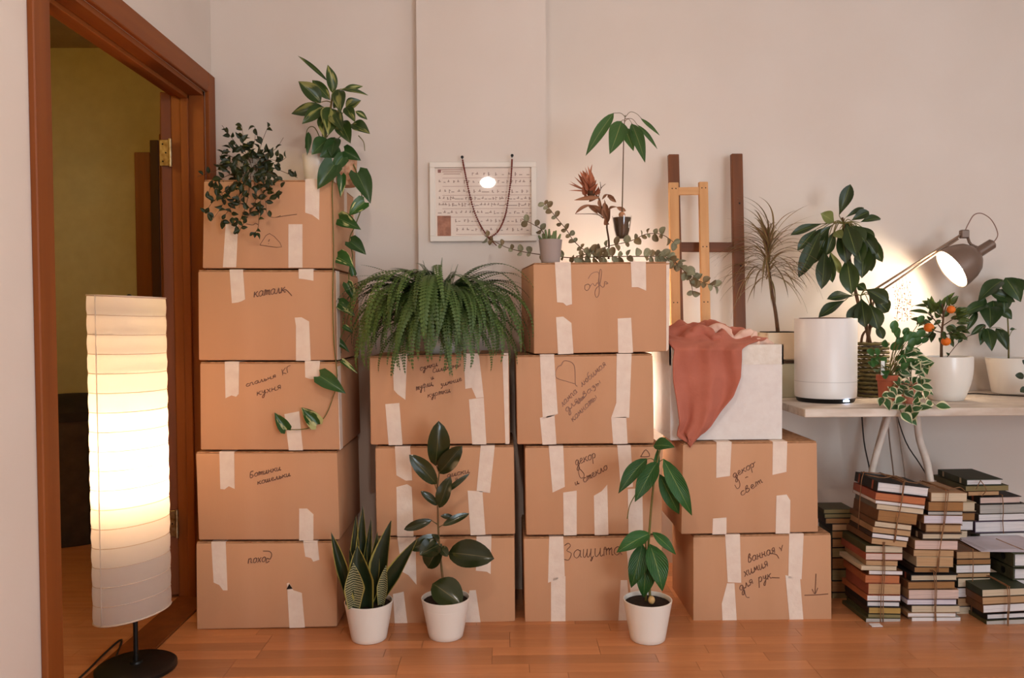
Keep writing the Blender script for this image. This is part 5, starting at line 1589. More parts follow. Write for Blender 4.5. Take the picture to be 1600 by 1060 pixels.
for a in [(1311, 337, 1329, 288, 20, -.02, 0), (1303, 347, 1282, 334, 20, -.04, 1), (1284, 350, 1235, 368, 14, -.02, 0), (1276, 358, 1246, 392, 16, -.02, 0), (1283, 359, 1248, 434, 24, -.05, 0), (1289, 390, 1284, 452, 24, -.06, 0), (1297, 396, 1301, 442, 15, -.03, 0),
          (1320, 341, 1350, 325, 9, .03, 0), (1330, 345, 1358, 331, 17, .0, 0), (1343, 348, 1376, 342, 15, .02, 0), (1322, 350, 1338, 400, 28, -.08, 0), (1334, 366, 1346, 412, 23, -.08, 0), (1350, 357, 1379, 410, 18, -.02, 0), (1350, 372, 1347, 435, 27, -.05, 0),
          (1323, 402, 1331, 460, 29, -.07, 0), (1296, 392, 1313, 428, 12, .02, 1), (1312, 372, 1330, 350, 14, .02, 0), (1335, 352, 1365, 380, 20, .02, 0), (1305, 360, 1290, 400, 18, .0, 0), (1304, 362, 1316, 372, 16, -.05, 1),
          (1332, 463, 1292, 468, 17, -.04, 0), (1320, 470, 1279, 497, 18, -.06, 0), (1352, 452, 1388, 474, 26, -.04, 0), (1346, 466, 1352, 512, 26, -.06, 0), (1362, 462, 1388, 488, 24, .0, 0), (1358, 474, 1372, 515, 26, -.04, 0), (1345, 470, 1328, 512, 22, -.04, 0),
          (1338, 356, 1370, 398, 24, -.04, 0), (1328, 352, 1352, 378, 20, -.06, 0), (1300, 352, 1268, 380, 17, .02, 0), (1312, 358, 1322, 412, 24, -.05, 0), (1296, 356, 1272, 412, 20, .02, 0), (1340, 372, 1362, 424, 24, .0, 0), (1355, 455, 1340, 445, 14, .02, 0), (1370, 505, 1380, 530, 14, -.02, 0)]:
    leaf_px(t, *a[:5], Y, a[5], 'obov', LMT['schef_l'] if a[6] else LMT['schef'], .07, .12, jit=.2)
    cx, cy = (1318, 350) if a[1] < 445 and a[0] < 1352 and a[3] < 462 else ((1345, 462) if a[1] > 445 else (1325, 348))
    (pet2 if cy > 400 else pet).append(([at(cx, cy, Y), at((cx + a[0]) / 2, min(cy, a[1]) - 2 if abs(cx - a[0]) > 8 else (cy + a[1]) / 2, Y - .01), at(a[0], a[1], Y)], .0022, .0016))
tubes('leaf_stalk', pet, M['stem_green'], t, 5)
tubes('leaf_stalk', pet2, M['stem_green'], t, 5)

# terracotta pot with round leaves
c, r = desk_c(1387, 633, 15)
t = thing('peperomia', c, 'small bushy round-leaved plant in a plain terracotta pot', 'plant')
terra = mat_plain('terracotta', (176, 92, 62), .8, (160, 82, 54), 20, .2, 60)
hP = at(1387, 586, c.y).z - ZD
pot(t, c, 16 * m_px(c.y), 12.5 * m_px(c.y), hP, terra, rim=.003, drop=.01)
box('plant_marker', c.x - .036, c.x - .022, c.y - .02, c.y - .018, ZD + hP - .02, ZD + hP + .055, white_frame, t)
rpp = random.Random(14)
stl = []
for k in range(52):
    a = rpp.uniform(0, 2 * math.pi); q = rpp.random() ** .5
    X, Yp_ = 1393 + 42 * q * math.cos(a), 553 + 34 * q * math.sin(a)
    if k > 38: X, Yp_ = rpp.uniform(1395, 1445), rpp.uniform(505, 540)
    yy = c.y + rpp.uniform(-.07, .05)
    p = at(X, Yp_, yy)
    dr = Vector((p.x - c.x + rpp.uniform(-.02, .02), rpp.uniform(-.06, .02), p.z - (ZD + hP) + rpp.uniform(-.06, .03))).normalized()
    L = rpp.uniform(.028, .042)
    leaf(t, p, p + dr * L, L * .75, 'round', LMT['pep'], .06, .1, jit=.5)
    if k % 2 == 0: stl.append(([c + Vector((rpp.uniform(-.012, .012), 0, hP - .01)), (c + Vector((0, 0, hP)) + p) / 2 + Vector((0, 0, .01)), p], .0018, .0012))
tubes('stem', stl, M['stem_green'], t, 4)

# cream-edged trailing plant in a pink pot
c, r = desk_c(1418, 632, 13)
c = c + Vector((0.012, .0, 0))
t = thing('variegated_trailer', c, 'trailing plant with cream-edged leaves spilling over the desk edge', 'plant')
hP = at(1416, 596, c.y).z - ZD
pot(t, c, 15 * m_px(c.y), 12 * m_px(c.y), hP, mat_plain('pink_pot', (216, 138, 112), .7), drop=.008)
rv = random.Random(17)
stl = []
for i, s in enumerate([[(1416, 592), (1405, 580), (1395, 600), (1400, 625), (1408, 645)], [(1416, 592), (1425, 575), (1438, 590), (1440, 615), (1432, 640)], [(1416, 592), (1420, 570), (1432, 560), (1438, 575)], [(1416, 592), (1412, 610), (1415, 635), (1420, 655)],
                       [(1418, 592), (1435, 600), (1448, 620), (1462, 634)], [(1416, 592), (1408, 570), (1418, 555), (1425, 545)], [(1416, 592), (1425, 605), (1428, 630), (1418, 650)], [(1414, 592), (1392, 605), (1382, 622), (1378, 618)], [(1418, 592), (1440, 580), (1447, 570)]]):
    P = [at(x, y, (c.y - .04) if y < 625 else YD0 - .02) if k else c + Vector((0, 0, hP - .01)) for k, (x, y) in enumerate(s)]
    for k, (x, y) in enumerate(s):
        if k and 600 < y <= 625: P[k] = at(x, y, min(c.y - .05, YD0 + .02))
    stl.append((P, .0018, .0012))
    C = catmull(P, 6)
    for k in range(3, len(C), 3):
        q = C[k]; a = rv.uniform(0, 2 * math.pi)
        dr = Vector((math.cos(a), -.5, math.sin(a) * .7 - .2)).normalized(); L = rv.uniform(.036, .054)
        leaf(t, q, q + dr * L, L * .72, 'lance', LMT['vari'], .05, .12, jit=.4)
tubes('stem', stl, M['stem_green'], t, 4)

# orange tree
c, r = desk_c(1475, 628, 26)
t = thing('orange_tree', c, 'miniature orange tree bearing fruit in a rounded white pot', 'plant')
hP = at(1478, 557, c.y).z - ZD
c2 = c + Vector((.008, 0, 0))
pot(t, c2, 38 * m_px(c.y), 25 * m_px(c.y), hP, M['white_pot'], drop=.012, curve=.012)
Y = c.y
tubes('trunk', [(path([(1471, 560), (1471, 540), (1472, 515), (1474, 495), (1472, 475)], Y), .006, .003)] + [(path(p, Y), .0025, .0015) for p in ([(1472, 515), (1460, 500), (1450, 490)], [(1472, 510), (1490, 498), (1498, 490)], [(1473, 495), (1480, 475), (1488, 462)], [(1472, 520), (1455, 515), (1440, 505)], [(1472, 520), (1482, 522), (1492, 515)], [(1473, 498), (1460, 480), (1452, 478)])], M['stem_brown'], t, 6)
ro = random.Random(41)
for k in range(88):
    a = ro.uniform(0, 2 * math.pi); q = ro.random() ** .5
    X, Yy = 1472 + 33 * q * math.cos(a), 501 + 29 * q * math.sin(a)
    p = at(X, Yy, Y + ro.uniform(-.07, .07))
    dr = Vector((math.cos(a) + ro.uniform(-.5, .5), ro.uniform(-.7, .3), -math.sin(a) * .8 + ro.uniform(-.2, .5))).normalized(); L = ro.uniform(.032, .05)
    leaf(t, p, p + dr * L, L * .45, 'lance', LMT['orange_l'], .05, .2, jit=.5)
for a in [(1480, 470, 1492, 457, 6), (1462, 478, 1440, 470, 6), (1452, 480, 1428, 478, 6), (1450, 490, 1420, 486, 7), (1445, 500, 1432, 508, 9), (1460, 520, 1455, 536, 10)]:
    leaf_px(t, *a, Y, -.02, 'lance', LMT['orange_l'], .05, .2)
om = mat_plain('orange_peel', (232, 120, 34), .45, (220, 104, 24), 30, .3, 200)
for (X, Yy, rr_) in ((1451.5, 512, 7.5), (1478, 534, 7), (1486, 484, 6.5)):
    V, F = sphere_data(at(X, Yy, Y - .06), rr_ * m_px(Y), None, None, 14, 9, .94); mesh('orange', V, F, om, t, True)
tubes('twig', [(path([(1480, 558), (1490, 545), (1502, 532), (1520, 522), (1540, 510)], Y), .0016, .001)], M['stem_brown'], t, 5)
for a in [(1497, 536, 1505, 530, 6), (1505, 531, 1512, 528, 6), (1517, 524, 1538, 508, 9), (1483, 556, 1478, 551, 4)]:
    leaf_px(t, *a, Y, 0, 'lance', LMT['lemon_l'], .05, .2)

# lemon tree at the right edge
Y = 3.44
c = Vector((at(1578, 600, Y).x, Y, ZD))
t = thing('lemon_tree', c, 'slender big-leaved plant in a plain tapered white pot at the right edge', 'plant')
hP = at(1575, 559, Y).z - ZD
pot(t, c, 35 * m_px(Y), 25 * m_px(Y), hP, M['white_pot'], drop=.012)
tubes('stem', [(path([(1576, 562), (1576, 530), (1574, 490), (1571, 455), (1572, 436)], Y), .004, .002)] + [(path(p, Y), .0016, .0012) for p in ([(1574, 492), (1560, 484), (1546, 480)], [(1573, 470), (1560, 455), (1565, 440)], [(1575, 520), (1560, 512), (1542, 514)], [(1575, 530), (1582, 516), (1588, 515)])], M['stem_green'], t, 5)
for a in [(1571, 434, 1595, 472, 28, -.05), (1567, 438, 1528, 472, 24, -.04), (1546, 458, 1586, 472, 20, -.02), (1544, 475, 1500, 494, 18, -.04), (1546, 478, 1547, 513, 33, -.07), (1562, 483, 1581, 499, 16, -.02), (1527, 487, 1509, 519, 10, .0), (1525, 480, 1500, 505, 10, .02),
          (1556, 513, 1574, 547, 18, -.03), (1543, 513, 1550, 549, 20, -.05), (1538, 512, 1532, 540, 13, -.02), (1540, 508, 1516, 525, 11, -.02), (1560, 445, 1540, 462, 22, .02), (1580, 436, 1604, 452, 16, .02), (1552, 470, 1556, 500, 26, -.03), (1578, 516, 1586, 514, 5, 0), (1540, 466, 1520, 492, 14, .0), (1566, 455, 1570, 490, 22, -.03)]:
    leaf_px(t, *a[:5], Y, a[5], 'lance', LMT['lemon_l'], .09, .12, jit=.25)
# dark leaved plant just leaving the frame
Y = 3.16
c = Vector((at(1640, 625, Y).x, Y, ZD))
t = thing('dark_leaved_plant', c, 'dark round-leaved plant mostly cut off by the right edge', 'plant')
pot(t, c, .05, .04, .07, terra, rim=.003)
tubes('stem', [(path([(1640, 590), (1620, 590), (1606, 589), (1594, 588)], Y), .0016, .001), (path([(1640, 592), (1622, 600), (1606, 608), (1597, 612)], Y), .0016, .001), (path([(1640, 590), (1650, 560), (1640, 540)], Y), .0016, .001)], M['stem_brown'], t, 5)
for a in [(1600, 589, 1586, 587, 11), (1608, 608, 1594, 613, 12), (1612, 572, 1597, 563, 11), (1625, 590, 1612, 580, 12), (1640, 560, 1628, 548, 12), (1650, 565, 1664, 555, 12), (1640, 600, 1650, 612, 12), (1622, 604, 1616, 616, 11)]:
    leaf_px(t, *a, Y, 0, 'round', LMT['bush'], .05, .1)
# cable lying on the desk
P = [on_z(1506, 616, ZD + .004), on_z(1520, 615, ZD + .004), on_z(1545, 616.5, ZD + .004), on_z(1575, 618, ZD + .004), on_z(1620, 620, ZD + .004)]
tag(tube('desk_cable', P, .003, M['cord_dark'], None, None, 6, 4, org=P[0]), 'dark cable lying on the desk between the white pots', 'cable')

# ---------------------------------------------------------------- desk lamp
Y = 3.40
base = Vector((at(1352, 600, Y).x, Y + .06, ZD))
t = thing('desk_lamp', base, 'lit brown-grey metal desk lamp with an arm and a bell shade', 'desk lamp')
lm = mat_plain('taupe_metal', (120, 98, 84), .35, None, 1, 0, 1, .5, .35)
lathe('base', [(.085, 0), (.087, .004), (.085, .016), (.02, .024), (.012, .03)], base, lm, t, 36)
elbow = at(1368, 456, Y + .02)
tube('lower_arm', [base + Vector((0, 0, .025)), elbow], .006, lm, t, None, 8, 1)
joint = at(1508, 366, Y)
off = Vector((0, 0, .012))
up_arm = mat_plain('arm_metal', (168, 138, 116), .4, None, 1, 0, 1, .5, .4)
tube('upper_arm', [elbow + off, joint + off * .7], .005, up_arm, t, None, 8, 1)
tube('upper_arm', [elbow - off, joint - off * .7 - Vector((.03, 0, .012))], .0045, up_arm, t, None, 8, 1)
V, F = sphere_data(elbow, .014); mesh('elbow_knob', V, F, lm, t, True)
bm_obj('joint_block', box_bm(joint.x - .022, joint.x + .014, joint.y - .012, joint.y + .012, joint.z - .018, joint.z + .018, .004), lm, t)
ax = Vector((-.826, .085, -.53)).normalized()
oc = at(1486, 421, Y - .02)
Rm = 34.5 * m_px(Y)
dep = .125
apex = oc - ax * dep
shm = mat_plain('shade_metal', (126, 104, 90), .4, None, 1, 0, 1, .5, .3)
axis_lathe('shade', [(.024, 0), (.045, .008), (.068, .03), (.082, .06), (.09, .095), (Rm, dep), (Rm - .0015, dep), (.0885, .095), (.0805, .06), (.0665, .031), (.0435, .010), (.02, .003)], apex, ax, shm, t, 40)
axis_lathe('reflector', [(.018, .006), (.041, .012), (.064, .033), (.078, .062), (.086, .097), (Rm - .004, dep - .002), (Rm - .005, dep - .002), (.085, .098), (.077, .063), (.063, .034), (.040, .013), (.016, .008)], apex, ax, mat_plain('white_enamel', (245, 240, 230), .5), t, 40)
axis_lathe('socket', [(.016, -.078), (.022, -.072), (.023, -.01), (.028, .004)], apex, ax, lm, t, 24)
V, F = sphere_data(apex + ax * .062, .036, None, None, 16, 10); mesh('bulb', V, F, mat_emit('desk_bulb', (255, 232, 196), 90), t, True)
tube('bracket', [joint + Vector((.01, 0, -.01)), (joint + apex) / 2 + Vector((0, 0, -.004)), apex - ax * .03], .006, lm, t, None, 8, 3)
tube('cord', [apex - ax * .078, at(1559, 366, Y), at(1550, 345, Y), at(1535, 334, Y), at(1522, 336, Y), at(1513, 350, Y), joint + Vector((0, 0, .015))], .0022, mat_plain('brown_cord', (140, 106, 92), .5), t, None, 6, 5)
lo = add_light('desk_lamp_light', 'SPOT', apex + ax * .115, 11, (1.0, .88, .72), radius=.05, parent=t)
lo.data.spot_size = R(170); lo.data.spot_blend = 1.0
lo.rotation_euler = ax.to_track_quat('-Z', 'Y').to_euler()
# dried sprig hanging from the lamp's arm
q0 = at(1402, 448, Y - .02)
t = thing('dried_sprig', q0, 'faint pinkish dried flower sprig hanging from the lamp arm', 'dried flower')
sp_ = []
V, F = [], []
rs = random.Random(6)
for k in range(4):
    P = path([(1400 + k * 5, 440 - k * 3), (1402 + k * 6, 462), (1403 + k * 7, 480), (1401 + k * 8, 500)], Y - .02)
    sp_.append((P, .0008, .0005))
    for q in catmull(P, 5)[2:]:
        for _ in range(2): sphere_data(q + Vector((rs.uniform(-.012, .012), rs.uniform(-.01, .01), rs.uniform(-.008, .008))), rs.uniform(.0018, .0034), V, F, 6, 4)
tubes('stalk', sp_, M['stem_brown'], t, 4)
tag(mesh('dried_buds', V, F, mat_plain('dried_pink_buds', (214, 158, 132), .8), t, True), kind='stuff')
# ================================================================ BOOKS
BC = {}
def bmat(kind, c):
    k = (kind, c)
    if k not in BC:
        if kind == 'pages':
            BC[k] = mat_plain('book_pages', c, .9, tuple(int(v * .86) for v in c), 18, .5, 40, .2, stretch=(.4, .4, 26))
        else:
            BC[k] = mat_plain('book_cover', c, .55, tuple(int(v * .82) for v in c), 14, .15, 60, .3)
    return BC[k]
ORD = ['topmost', 'second from the top', 'third from the top', 'fourth from the top', 'fifth from the top', 'sixth from the top', 'seventh from the top', 'eighth from the top', 'ninth from the top', 'tenth from the top',
       'eleventh from the top', 'twelfth from the top', 'thirteenth from the top', 'fourteenth from the top', 'fifteenth from the top']
PG = {'w': (240, 230, 226), 'c': (220, 196, 166), 't': (200, 158, 116), 'b': (168, 120, 76), 'p': (228, 196, 182), 'g': (196, 186, 176), 'l': (226, 214, 220), 'o': (198, 120, 80), 'y': (190, 150, 84), 'v': (150, 130, 88)}
CV = {'k': (34, 28, 26), 'r': (168, 88, 64), 'o': (190, 108, 66), 'b': (122, 82, 52), 't': (176, 134, 96), 'g': (110, 98, 84), 'v': (84, 78, 46), 'w': (214, 204, 194), 'u': (92, 72, 92), 'd': (70, 50, 38), 'e': (60, 64, 44), 'c': (206, 182, 148)}
CN = {'k': 'black', 'r': 'red', 'o': 'orange', 'b': 'brown', 't': 'tan', 'g': 'grey', 'v': 'olive', 'w': 'white', 'u': 'purplish', 'd': 'dark brown', 'e': 'dark green', 'c': 'cream'}
rbk = random.Random(77)
def book(px0, px1, py0, py1, Yf, depth, tilt, pg, cv, hard, label, group, yaw=0.0, spine='left', z_floor=None):
    """front face by picture box at its middle; the page edges face the room"""
    c = at((px0 + px1) / 2, (py0 + py1) / 2, Yf)
    w = (px1 - px0) * m_px(Yf); h = (py1 - py0) * m_px(Yf)
    t = bpy.data.objects.new('book', None); t.empty_display_size = .05
    col.objects.link(t)
    t.location = (c.x, c.y, c.z)
    t.rotation_euler = (0, R(tilt), R(yaw))
    tag(t, label, 'book', group)
    ct = min(.0026 if hard else .0011, h * .18)
    ov = .004 if hard else .0006
    def sub(name, parts, mat, bev=0.0):
        bm = bmesh.new()
        for p in parts: box_bm(*p, bm=bm)
        bmesh.ops.recalc_face_normals(bm, faces=bm.faces)
        if bev: bmesh.ops.bevel(bm, geom=bm.edges[:], offset=bev, segments=1, affect='EDGES', clamp_overlap=True)
        me = bpy.data.meshes.new(name); bm.to_mesh(me); bm.free(); me.materials.append(mat)
        o = bpy.data.objects.new(name, me); col.objects.link(o); o.parent = t
        return o
    a, b = -w / 2, w / 2
    sp0 = spine == 'left'
    # page block, set back a little from the boards
    sub('pages', [(a + (ct if sp0 else ov), b - ov, ov, depth - (ov if sp0 else ct), -h / 2 + ct, h / 2 - ct)], bmat('pages', PG[pg]), .0004)
    cvp = [(a, b, 0, depth, h / 2 - ct, h / 2), (a, b, 0, depth, -h / 2, -h / 2 + ct)]
    if spine == 'left': cvp.append((a, a + ct, 0, depth, -h / 2 + ct, h / 2 - ct))
    elif spine == 'back': cvp.append((a, b, depth - ct, depth, -h / 2 + ct, h / 2 - ct))
    elif spine == 'front': cvp.append((a, b, 0, ct, -h / 2 + ct, h / 2 - ct))
    sub('cover', cvp, bmat('cover', CV[cv]))
    if hard and spine == 'left' and h > .022:
        for f in (.2, .8):
            sub('spine_band', [(a - .0008, a + .001, depth * f - .006, depth * f + .006, -h / 2 + .001, h / 2 - .001)], bmat('cover', CV['r' if cv == 'k' else 'c']))
    return t
def pile(where, rows, Yf, tilt, group, dep=.2, yaw=0.0):
    n = len(rows)
    for i, r_ in enumerate(rows):
        x0, x1, y0, y1, pg, cv, hard = r_[:7]
        sp_ = r_[7] if len(r_) > 7 else rbk.choice(['left', 'left', 'back'])
        pos = 'bottom' if i == n - 1 and n > 2 else ORD[i]
        adj = ('thick ' if y1 - y0 > 13 else ('thin ' if y1 - y0 < 8 else ''))
        label = '%s%s %s, %s %s' % (adj, CN[cv], 'hardback' if hard else 'paperback', pos, where)
        tl = tilt(i) if callable(tilt) else tilt
        book(x0, x1, y0 + .3, y1 - .3, Yf + rbk.uniform(-.004, .006), dep * rbk.uniform(.9, 1.05), tl, pg, cv, hard, label, group, yaw + rbk.uniform(-1.5, 1.5), sp_)
# upper leaning bundle beside the boxes (picture rows are those of the front face's middle)
def sh(rows, k):   # rows were read at the left front edge: move to the middle by the lean
    return [(r_[0], r_[1], r_[2] + k * (r_[1] - r_[0]) / 2, r_[3] + k * (r_[1] - r_[0]) / 2) + r_[4:] for r_ in rows]
A1 = sh([(1370, 1453, 752, 768, 'w', 'k', 1, 'left'), (1367, 1447, 769, 781, 'o', 'r', 0, 'left'), (1367, 1446, 781, 787, 'w', 't', 0), (1369, 1444, 787, 796, 'c', 'g', 0, 'left'), (1371, 1434, 796, 814, 'b', 'b', 0, 'left'),
         (1366, 1425, 814, 823, 'c', 'b', 0, 'left'), (1363, 1424, 823, 832, 't', 't', 0, 'left'), (1362, 1420, 832.5, 840, 'w', 'd', 0, 'left'), (1361, 1418, 840, 850, 't', 'b', 0, 'left')], .125)
pile('in the leaning bundle next to the boxes', A1, 2.86, 7.1, 'books in the leaning bundle')
A2 = [(1352, 1411, 853, 864.5, 'c', 'v', 0, 'left'), (1352, 1411, 865, 876, 'p', 'r', 0, 'left'), (1353, 1403, 876.5, 884.5, 't', 't', 0, 'left'), (1345, 1402, 884.5, 892, 'c', 'c', 0), (1357, 1411, 892, 899, 'w', 'b', 0, 'left'),
      (1352, 1406, 899.5, 912, 'o', 'o', 0, 'left'), (1356, 1408, 912, 930, 't', 'r', 0, 'left'), (1354, 1408, 930.5, 940, 'w', 'o', 0, 'left'), (1354, 1408, 940, 949.5, 'w', 'k', 1, 'left'), (1357, 1408, 949.5, 960, 'y', 'd', 0, 'left'),
      (1356, 1408, 960, 966.5, 'v', 'v', 0, 'left'), (1352, 1408, 966.5, 975, 'g', 'v', 0, 'left'), (1360, 1406, 975, 982, 'c', 'w', 0)]
pile('in the pile under the leaning bundle', A2, 2.86, 1.6, 'books under the leaning bundle')
B1 = sh([(1454, 1512, 769.5, 784, 'c', 't', 0, 'left'), (1450, 1506, 784, 799, 'b', 'b', 0, 'left'), (1449, 1505, 799, 805, 'g', 'k', 0), (1443, 1505, 805, 818.5, 'l', 't', 0), (1446, 1504, 819, 832.5, 't', 'b', 1, 'left'), (1440, 1504, 833, 843.5, 'c', 'd', 1, 'left'),
         (1429, 1497, 844, 859, 'p', 't', 0), (1427, 1491, 859, 870, 't', 'b', 0, 'left'), (1432, 1490, 870, 886, 't', 'c', 0), (1428, 1484, 886, 895, 'b', 'd', 0, 'left')], .02)
pile('in the second tied bundle', B1, 2.87, 1.2, 'books in the second tied bundle')
B2 = [(1422, 1498, 898, 909, 'c', 'k', 1, 'left'), (1418, 1493, 909.5, 921, 'b', 'b', 0, 'left'), (1419, 1499, 921.5, 937, 'p', 't', 0, 'left'), (1417, 1495, 937, 946, 'l', 'u', 0), (1424, 1500, 946.5, 958, 'c', 'g', 0, 'left'), (1418, 1494, 958, 965, 'w', 't', 0),
      (1424, 1502, 965, 976, 'w', 'w', 0, 'left'), (1433, 1490, 976, 983.5, 'o', 'd', 0, 'left')]
pile('in the pile under the second bundle', B2, 2.86, .3, 'books under the second bundle', .19)
# pile standing just behind the second bundle
C1 = [(1470, 1526, 785, 800, 'c', 'c', 1, 'left'), (1470, 1526, 801, 815, 'b', 'd', 1, 'left'), (1468, 1521, 815, 829, 'w', 'w', 0, 'left'), (1470, 1512, 829.5, 845, 'c', 'b', 0), (1468, 1512, 846, 862, 't', 't', 0), (1470, 1512, 862.5, 878, 'w', 'g', 0), (1468, 1510, 878.5, 895, 'c', 'd', 0), (1468, 1512, 895.5, 912, 'b', 'b', 0), (1466, 1510, 912.5, 930, 'w', 'w', 0), (1466, 1512, 930.5, 946, 't', 'd', 0), (1466, 1512, 946.5, 962, 'c', 'c', 0)]
C1 = [(a + 12, b, c_, d) + tuple(r) for a, b, c_, d, *r in C1]
pile('half hidden behind the second bundle', C1, 3.09, 1.0, 'books behind the second bundle', .16)
# tall pile at the back right
D_ = [(1510, 1567, 749, 759, 'w', 'e', 1, 'left'), (1508, 1577, 759, 768, 'v', 'v', 0, 'left'), (1512, 1562, 768, 775, 't', 'b', 0), (1530, 1597, 776, 788, 'p', 'k', 1, 'left'), (1530, 1606, 788, 803, 'g', 'g', 0, 'left'), (1528, 1608, 803, 814, 'w', 'g', 0), (1522, 1606, 814, 833, 'w', 'u', 1, 'left'),
      (1530, 1604, 833.5, 848, 'w', 'w', 0), (1528, 1606, 848.5, 866, 'c', 'b', 0), (1530, 1604, 866.5, 882, 'w', 'g', 0), (1530, 1604, 882.5, 900, 'c', 'd', 0), (1530, 1606, 900.5, 916, 'w', 'w', 0), (1530, 1604, 916.5, 932, 't', 'b', 0), (1528, 1604, 932.5, 949, 'c', 't', 0), (1530, 1606, 949.5, 958, 'w', 'k', 0)]
pile('in the tall back right pile', D_, 3.12, -.6, 'books in the tall back pile', .24)
# low pile between
E_ = [(1494, 1548, 862, 874, 't', 'b', 0, 'left'), (1494, 1549, 874, 883, 'b', 'k', 0, 'left'), (1493, 1549, 883, 896, 'w', 'v', 0, 'left'), (1493, 1548, 896, 903, 't', 'b', 0), (1496, 1548, 903.5, 918, 'c', 'e', 0), (1494, 1546, 918.5, 934, 'w', 'd', 0), (1496, 1548, 934.5, 948, 't', 'b', 0), (1494, 1548, 948.5, 962, 'c', 'w', 0), (1496, 1546, 962.5, 971, 'g', 'e', 0)]
pile('in the low pile beside the binders', E_, 2.925, .0, 'books in the low pile', .15)
# front right pile under the watermark corner of the picture
G_ = [(1534, 1612, 920, 932, 'c', 'e', 0, 'left'), (1534, 1612, 932, 944, 't', 'b', 0, 'left'), (1535, 1612, 944, 957, 'w', 'b', 0, 'left'), (1541, 1614, 958, 968, 'w', 'k', 1, 'left'), (1540, 1612, 968.5, 980, 'g', 'v', 0, 'left'), (1540, 1614, 980.5, 991, 'c', 'd', 0, 'left')]
pile('in the front right pile', G_, 2.82, -2.0, 'books in the front right pile', .2)
# small dark pile by the cardboard box
H_ = [(1287, 1335, 796, 803, 'v', 'v', 0, 'left'), (1288, 1336, 803, 810, 'v', 'e', 0, 'left'), (1290, 1334, 810, 819, 'b', 'd', 0, 'left'), (1300, 1336, 819, 830, 't', 'k', 0, 'left'), (1300, 1338, 830, 842, 'b', 'e', 0, 'left'), (1300, 1338, 842, 856, 'b', 'k', 0, 'left'), (1300, 1338, 856, 872, 'v', 'k', 0, 'left'), (1300, 1338, 872, 890, 'b', 'd', 0), (1300, 1338, 890, 908, 'v', 'k', 0), (1300, 1338, 908, 926, 'b', 'e', 0), (1300, 1338, 926, 942, 'v', 'd', 0)]
pile('in the dark pile beside the boxes', H_, 3.10, 0, 'books in the dark pile', .13)
# ring binders lying on their side: dark spine with a finger hole
for i, (y0, y1, lab) in enumerate(((864, 886, 'upper dark green ring binder with a finger hole lying among the books'), (887, 906, 'lower dark green ring binder lying among the books'))):
    Yf = 2.90
    c = at(1581, (y0 + y1) / 2, Yf)
    h = (y1 - y0) * m_px(Yf) - .001; w = 70 * m_px(Yf)
    x0 = at(1581, 870, Yf).x
    t = thing('ring_binder', Vector((x0 + w / 2, Yf, c.z - h / 2)), lab, 'binder', 'ring binders')
    t.location.x = x0 + w / 2
    gm = mat_plain('marbled_binder_board', (82, 82, 58), .6, (64, 62, 44), 60, .1, 80)
    ct = .003
    dpt = .26
    bm = bmesh.new()
    xs = x0 - .0
    box_bm(xs, xs + w, Yf - .01, Yf + dpt, c.z + h / 2 - ct, c.z + h / 2, bm=bm)
    box_bm(xs, xs + w, Yf - .01, Yf + dpt, c.z - h / 2, c.z - h / 2 + ct, bm=bm)
    box_bm(xs, xs + ct, Yf - .01, Yf + dpt, c.z - h / 2 + ct, c.z + h / 2 - ct, bm=bm)
    bm_obj('cover', bm, gm, t)
    bm_obj('papers', box_bm(xs + .012, xs + w - .006, Yf, Yf + dpt - .006, c.z - h / 2 + ct, c.z + h / 2 - ct), bmat('pages', PG['w']), t)
    axis_lathe('finger_hole', [(.010, 0), (.013, .001), (.013, .002), (.009, .0025)], Vector((xs + .001, Yf + .05, c.z)), (-1, 0, 0), M['black'], t, 20)
c0 = at(1581, 864, 2.90); x0 = c0.x
sheet = thing('paper_sheets', Vector((x0 + .05, 3.0, c0.z)), 'loose white printed sheets lying on the ring binders', 'paper')
for k in range(3):
    bm = box_bm(x0 - .10 + .01 * k, x0 + .17, 2.905 + .012 * k, 3.10 + .004 * k, c0.z + .0006 + k * .0012, c0.z + .0014 + k * .0012)
    bmesh.ops.rotate(bm, verts=bm.verts, cent=(x0, 3.0, c0.z), matrix=Matrix.Rotation(R(-4 + 3 * k), 3, 'Z'))
    bm_obj('sheet', bm, bmat('pages', PG['l']), sheet)
# a torn paper scrap under the pile
p = on_z(1368, 978, 0)
tag(bm_obj('paper_scrap', box_bm(p.x - .02, p.x + .02, p.y - .015, p.y + .012, .0005, .004, .001), bmat('pages', PG['w']), None, False, org=p), 'small white paper scrap on the floor before the leaning bundle', 'paper')
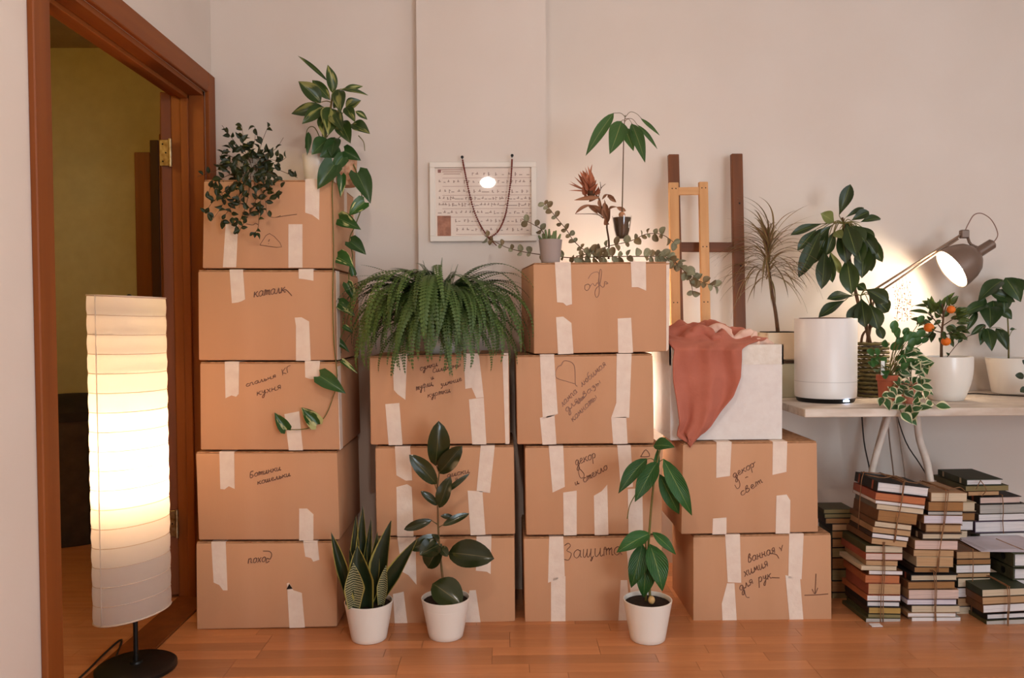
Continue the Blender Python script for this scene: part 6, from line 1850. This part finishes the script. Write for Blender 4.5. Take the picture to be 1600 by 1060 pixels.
# twine around the bundles
tw = mat_plain('jute_twine', (150, 108, 74), .9, (122, 84, 56), 60)
def twine(label, runs, r=.0017):
    P0 = runs[0][0]
    t = thing('twine', P0, label, 'twine', 'twine tied round the book bundles')
    for q in runs: tube('strand', q, r, tw, t, None, 5, 3)
    return t
def wrap(px_front, ytop, ybot, Yf, dep, lean=0.0):
    a, b = at(px_front, ytop, Yf - .006), at(px_front + lean, ybot, Yf - .006)
    top_b = at(px_front, ytop, Yf) + Vector((0, dep, .004))
    return [top_b, (top_b + a) / 2 + Vector((0, 0, .004)), a + Vector((0, .004, .005)), a, (a * .66 + b * .34) + Vector((.002, -.001, 0)), (a * .33 + b * .67) + Vector((-.002, -.001, 0)), b]
twine('jute twine tied round the leaning bundle with a loose knot on top', [wrap(1413, 756, 848, 2.86, .19, -16), wrap(1411, 757, 846, 2.86, .19, -12),
      [at(1345, 738, 2.98), at(1370, 740, 2.95), at(1395, 744, 2.92), at(1413, 752, 2.88), at(1435, 756, 2.90)], [at(1352, 742, 2.95), at(1380, 747, 2.92), at(1400, 744, 2.93), at(1420, 754, 2.90)],
      [at(1350, 737, 2.98), at(1346, 752, 2.95), at(1343, 790, 2.96), at(1341, 830, 2.97)]])
twine('jute twine round the pile under the leaning bundle', [wrap(1382, 851, 974, 2.86, .19, -2), wrap(1380, 851, 974, 2.86, .19, -4)])
twine('jute twine round the second tied bundle with loose ends on top', [wrap(1482, 769, 895, 2.868, .18, -18), wrap(1478, 769, 895, 2.868, .18, -12), [at(1440, 756, 2.95), at(1462, 760, 2.93), at(1485, 764, 2.90), at(1500, 762, 2.92), at(1508, 768, 2.90)]])
twine('jute twine round the pile under the second bundle', [wrap(1462, 897, 976, 2.856, .18, 1), wrap(1459, 897, 976, 2.856, .18, 3)])
twine('jute twine round the tall pile at the back right', [wrap(1566, 776, 834, 3.115, .22, 2), [at(1532, 751, 3.10), at(1541, 765, 3.10), at(1534, 776, 3.10)], [at(1532, 751, 3.10), at(1525, 765, 3.10)]])
twine('jute twine round the front pile at the right edge', [wrap(1577, 919, 990, 2.81, .18, -1), wrap(1574, 919, 990, 2.81, .18, 1)])
twine('jute twine round the low pile beside the second bundle', [wrap(1520, 861, 960, 2.915, .13, -2)])
twine('loose jute twine curling on the white sheets', [[at(1556, 842, 2.95) , at(1575, 850, 2.94), at(1590, 856, 2.93), at(1605, 862, 2.92)]])
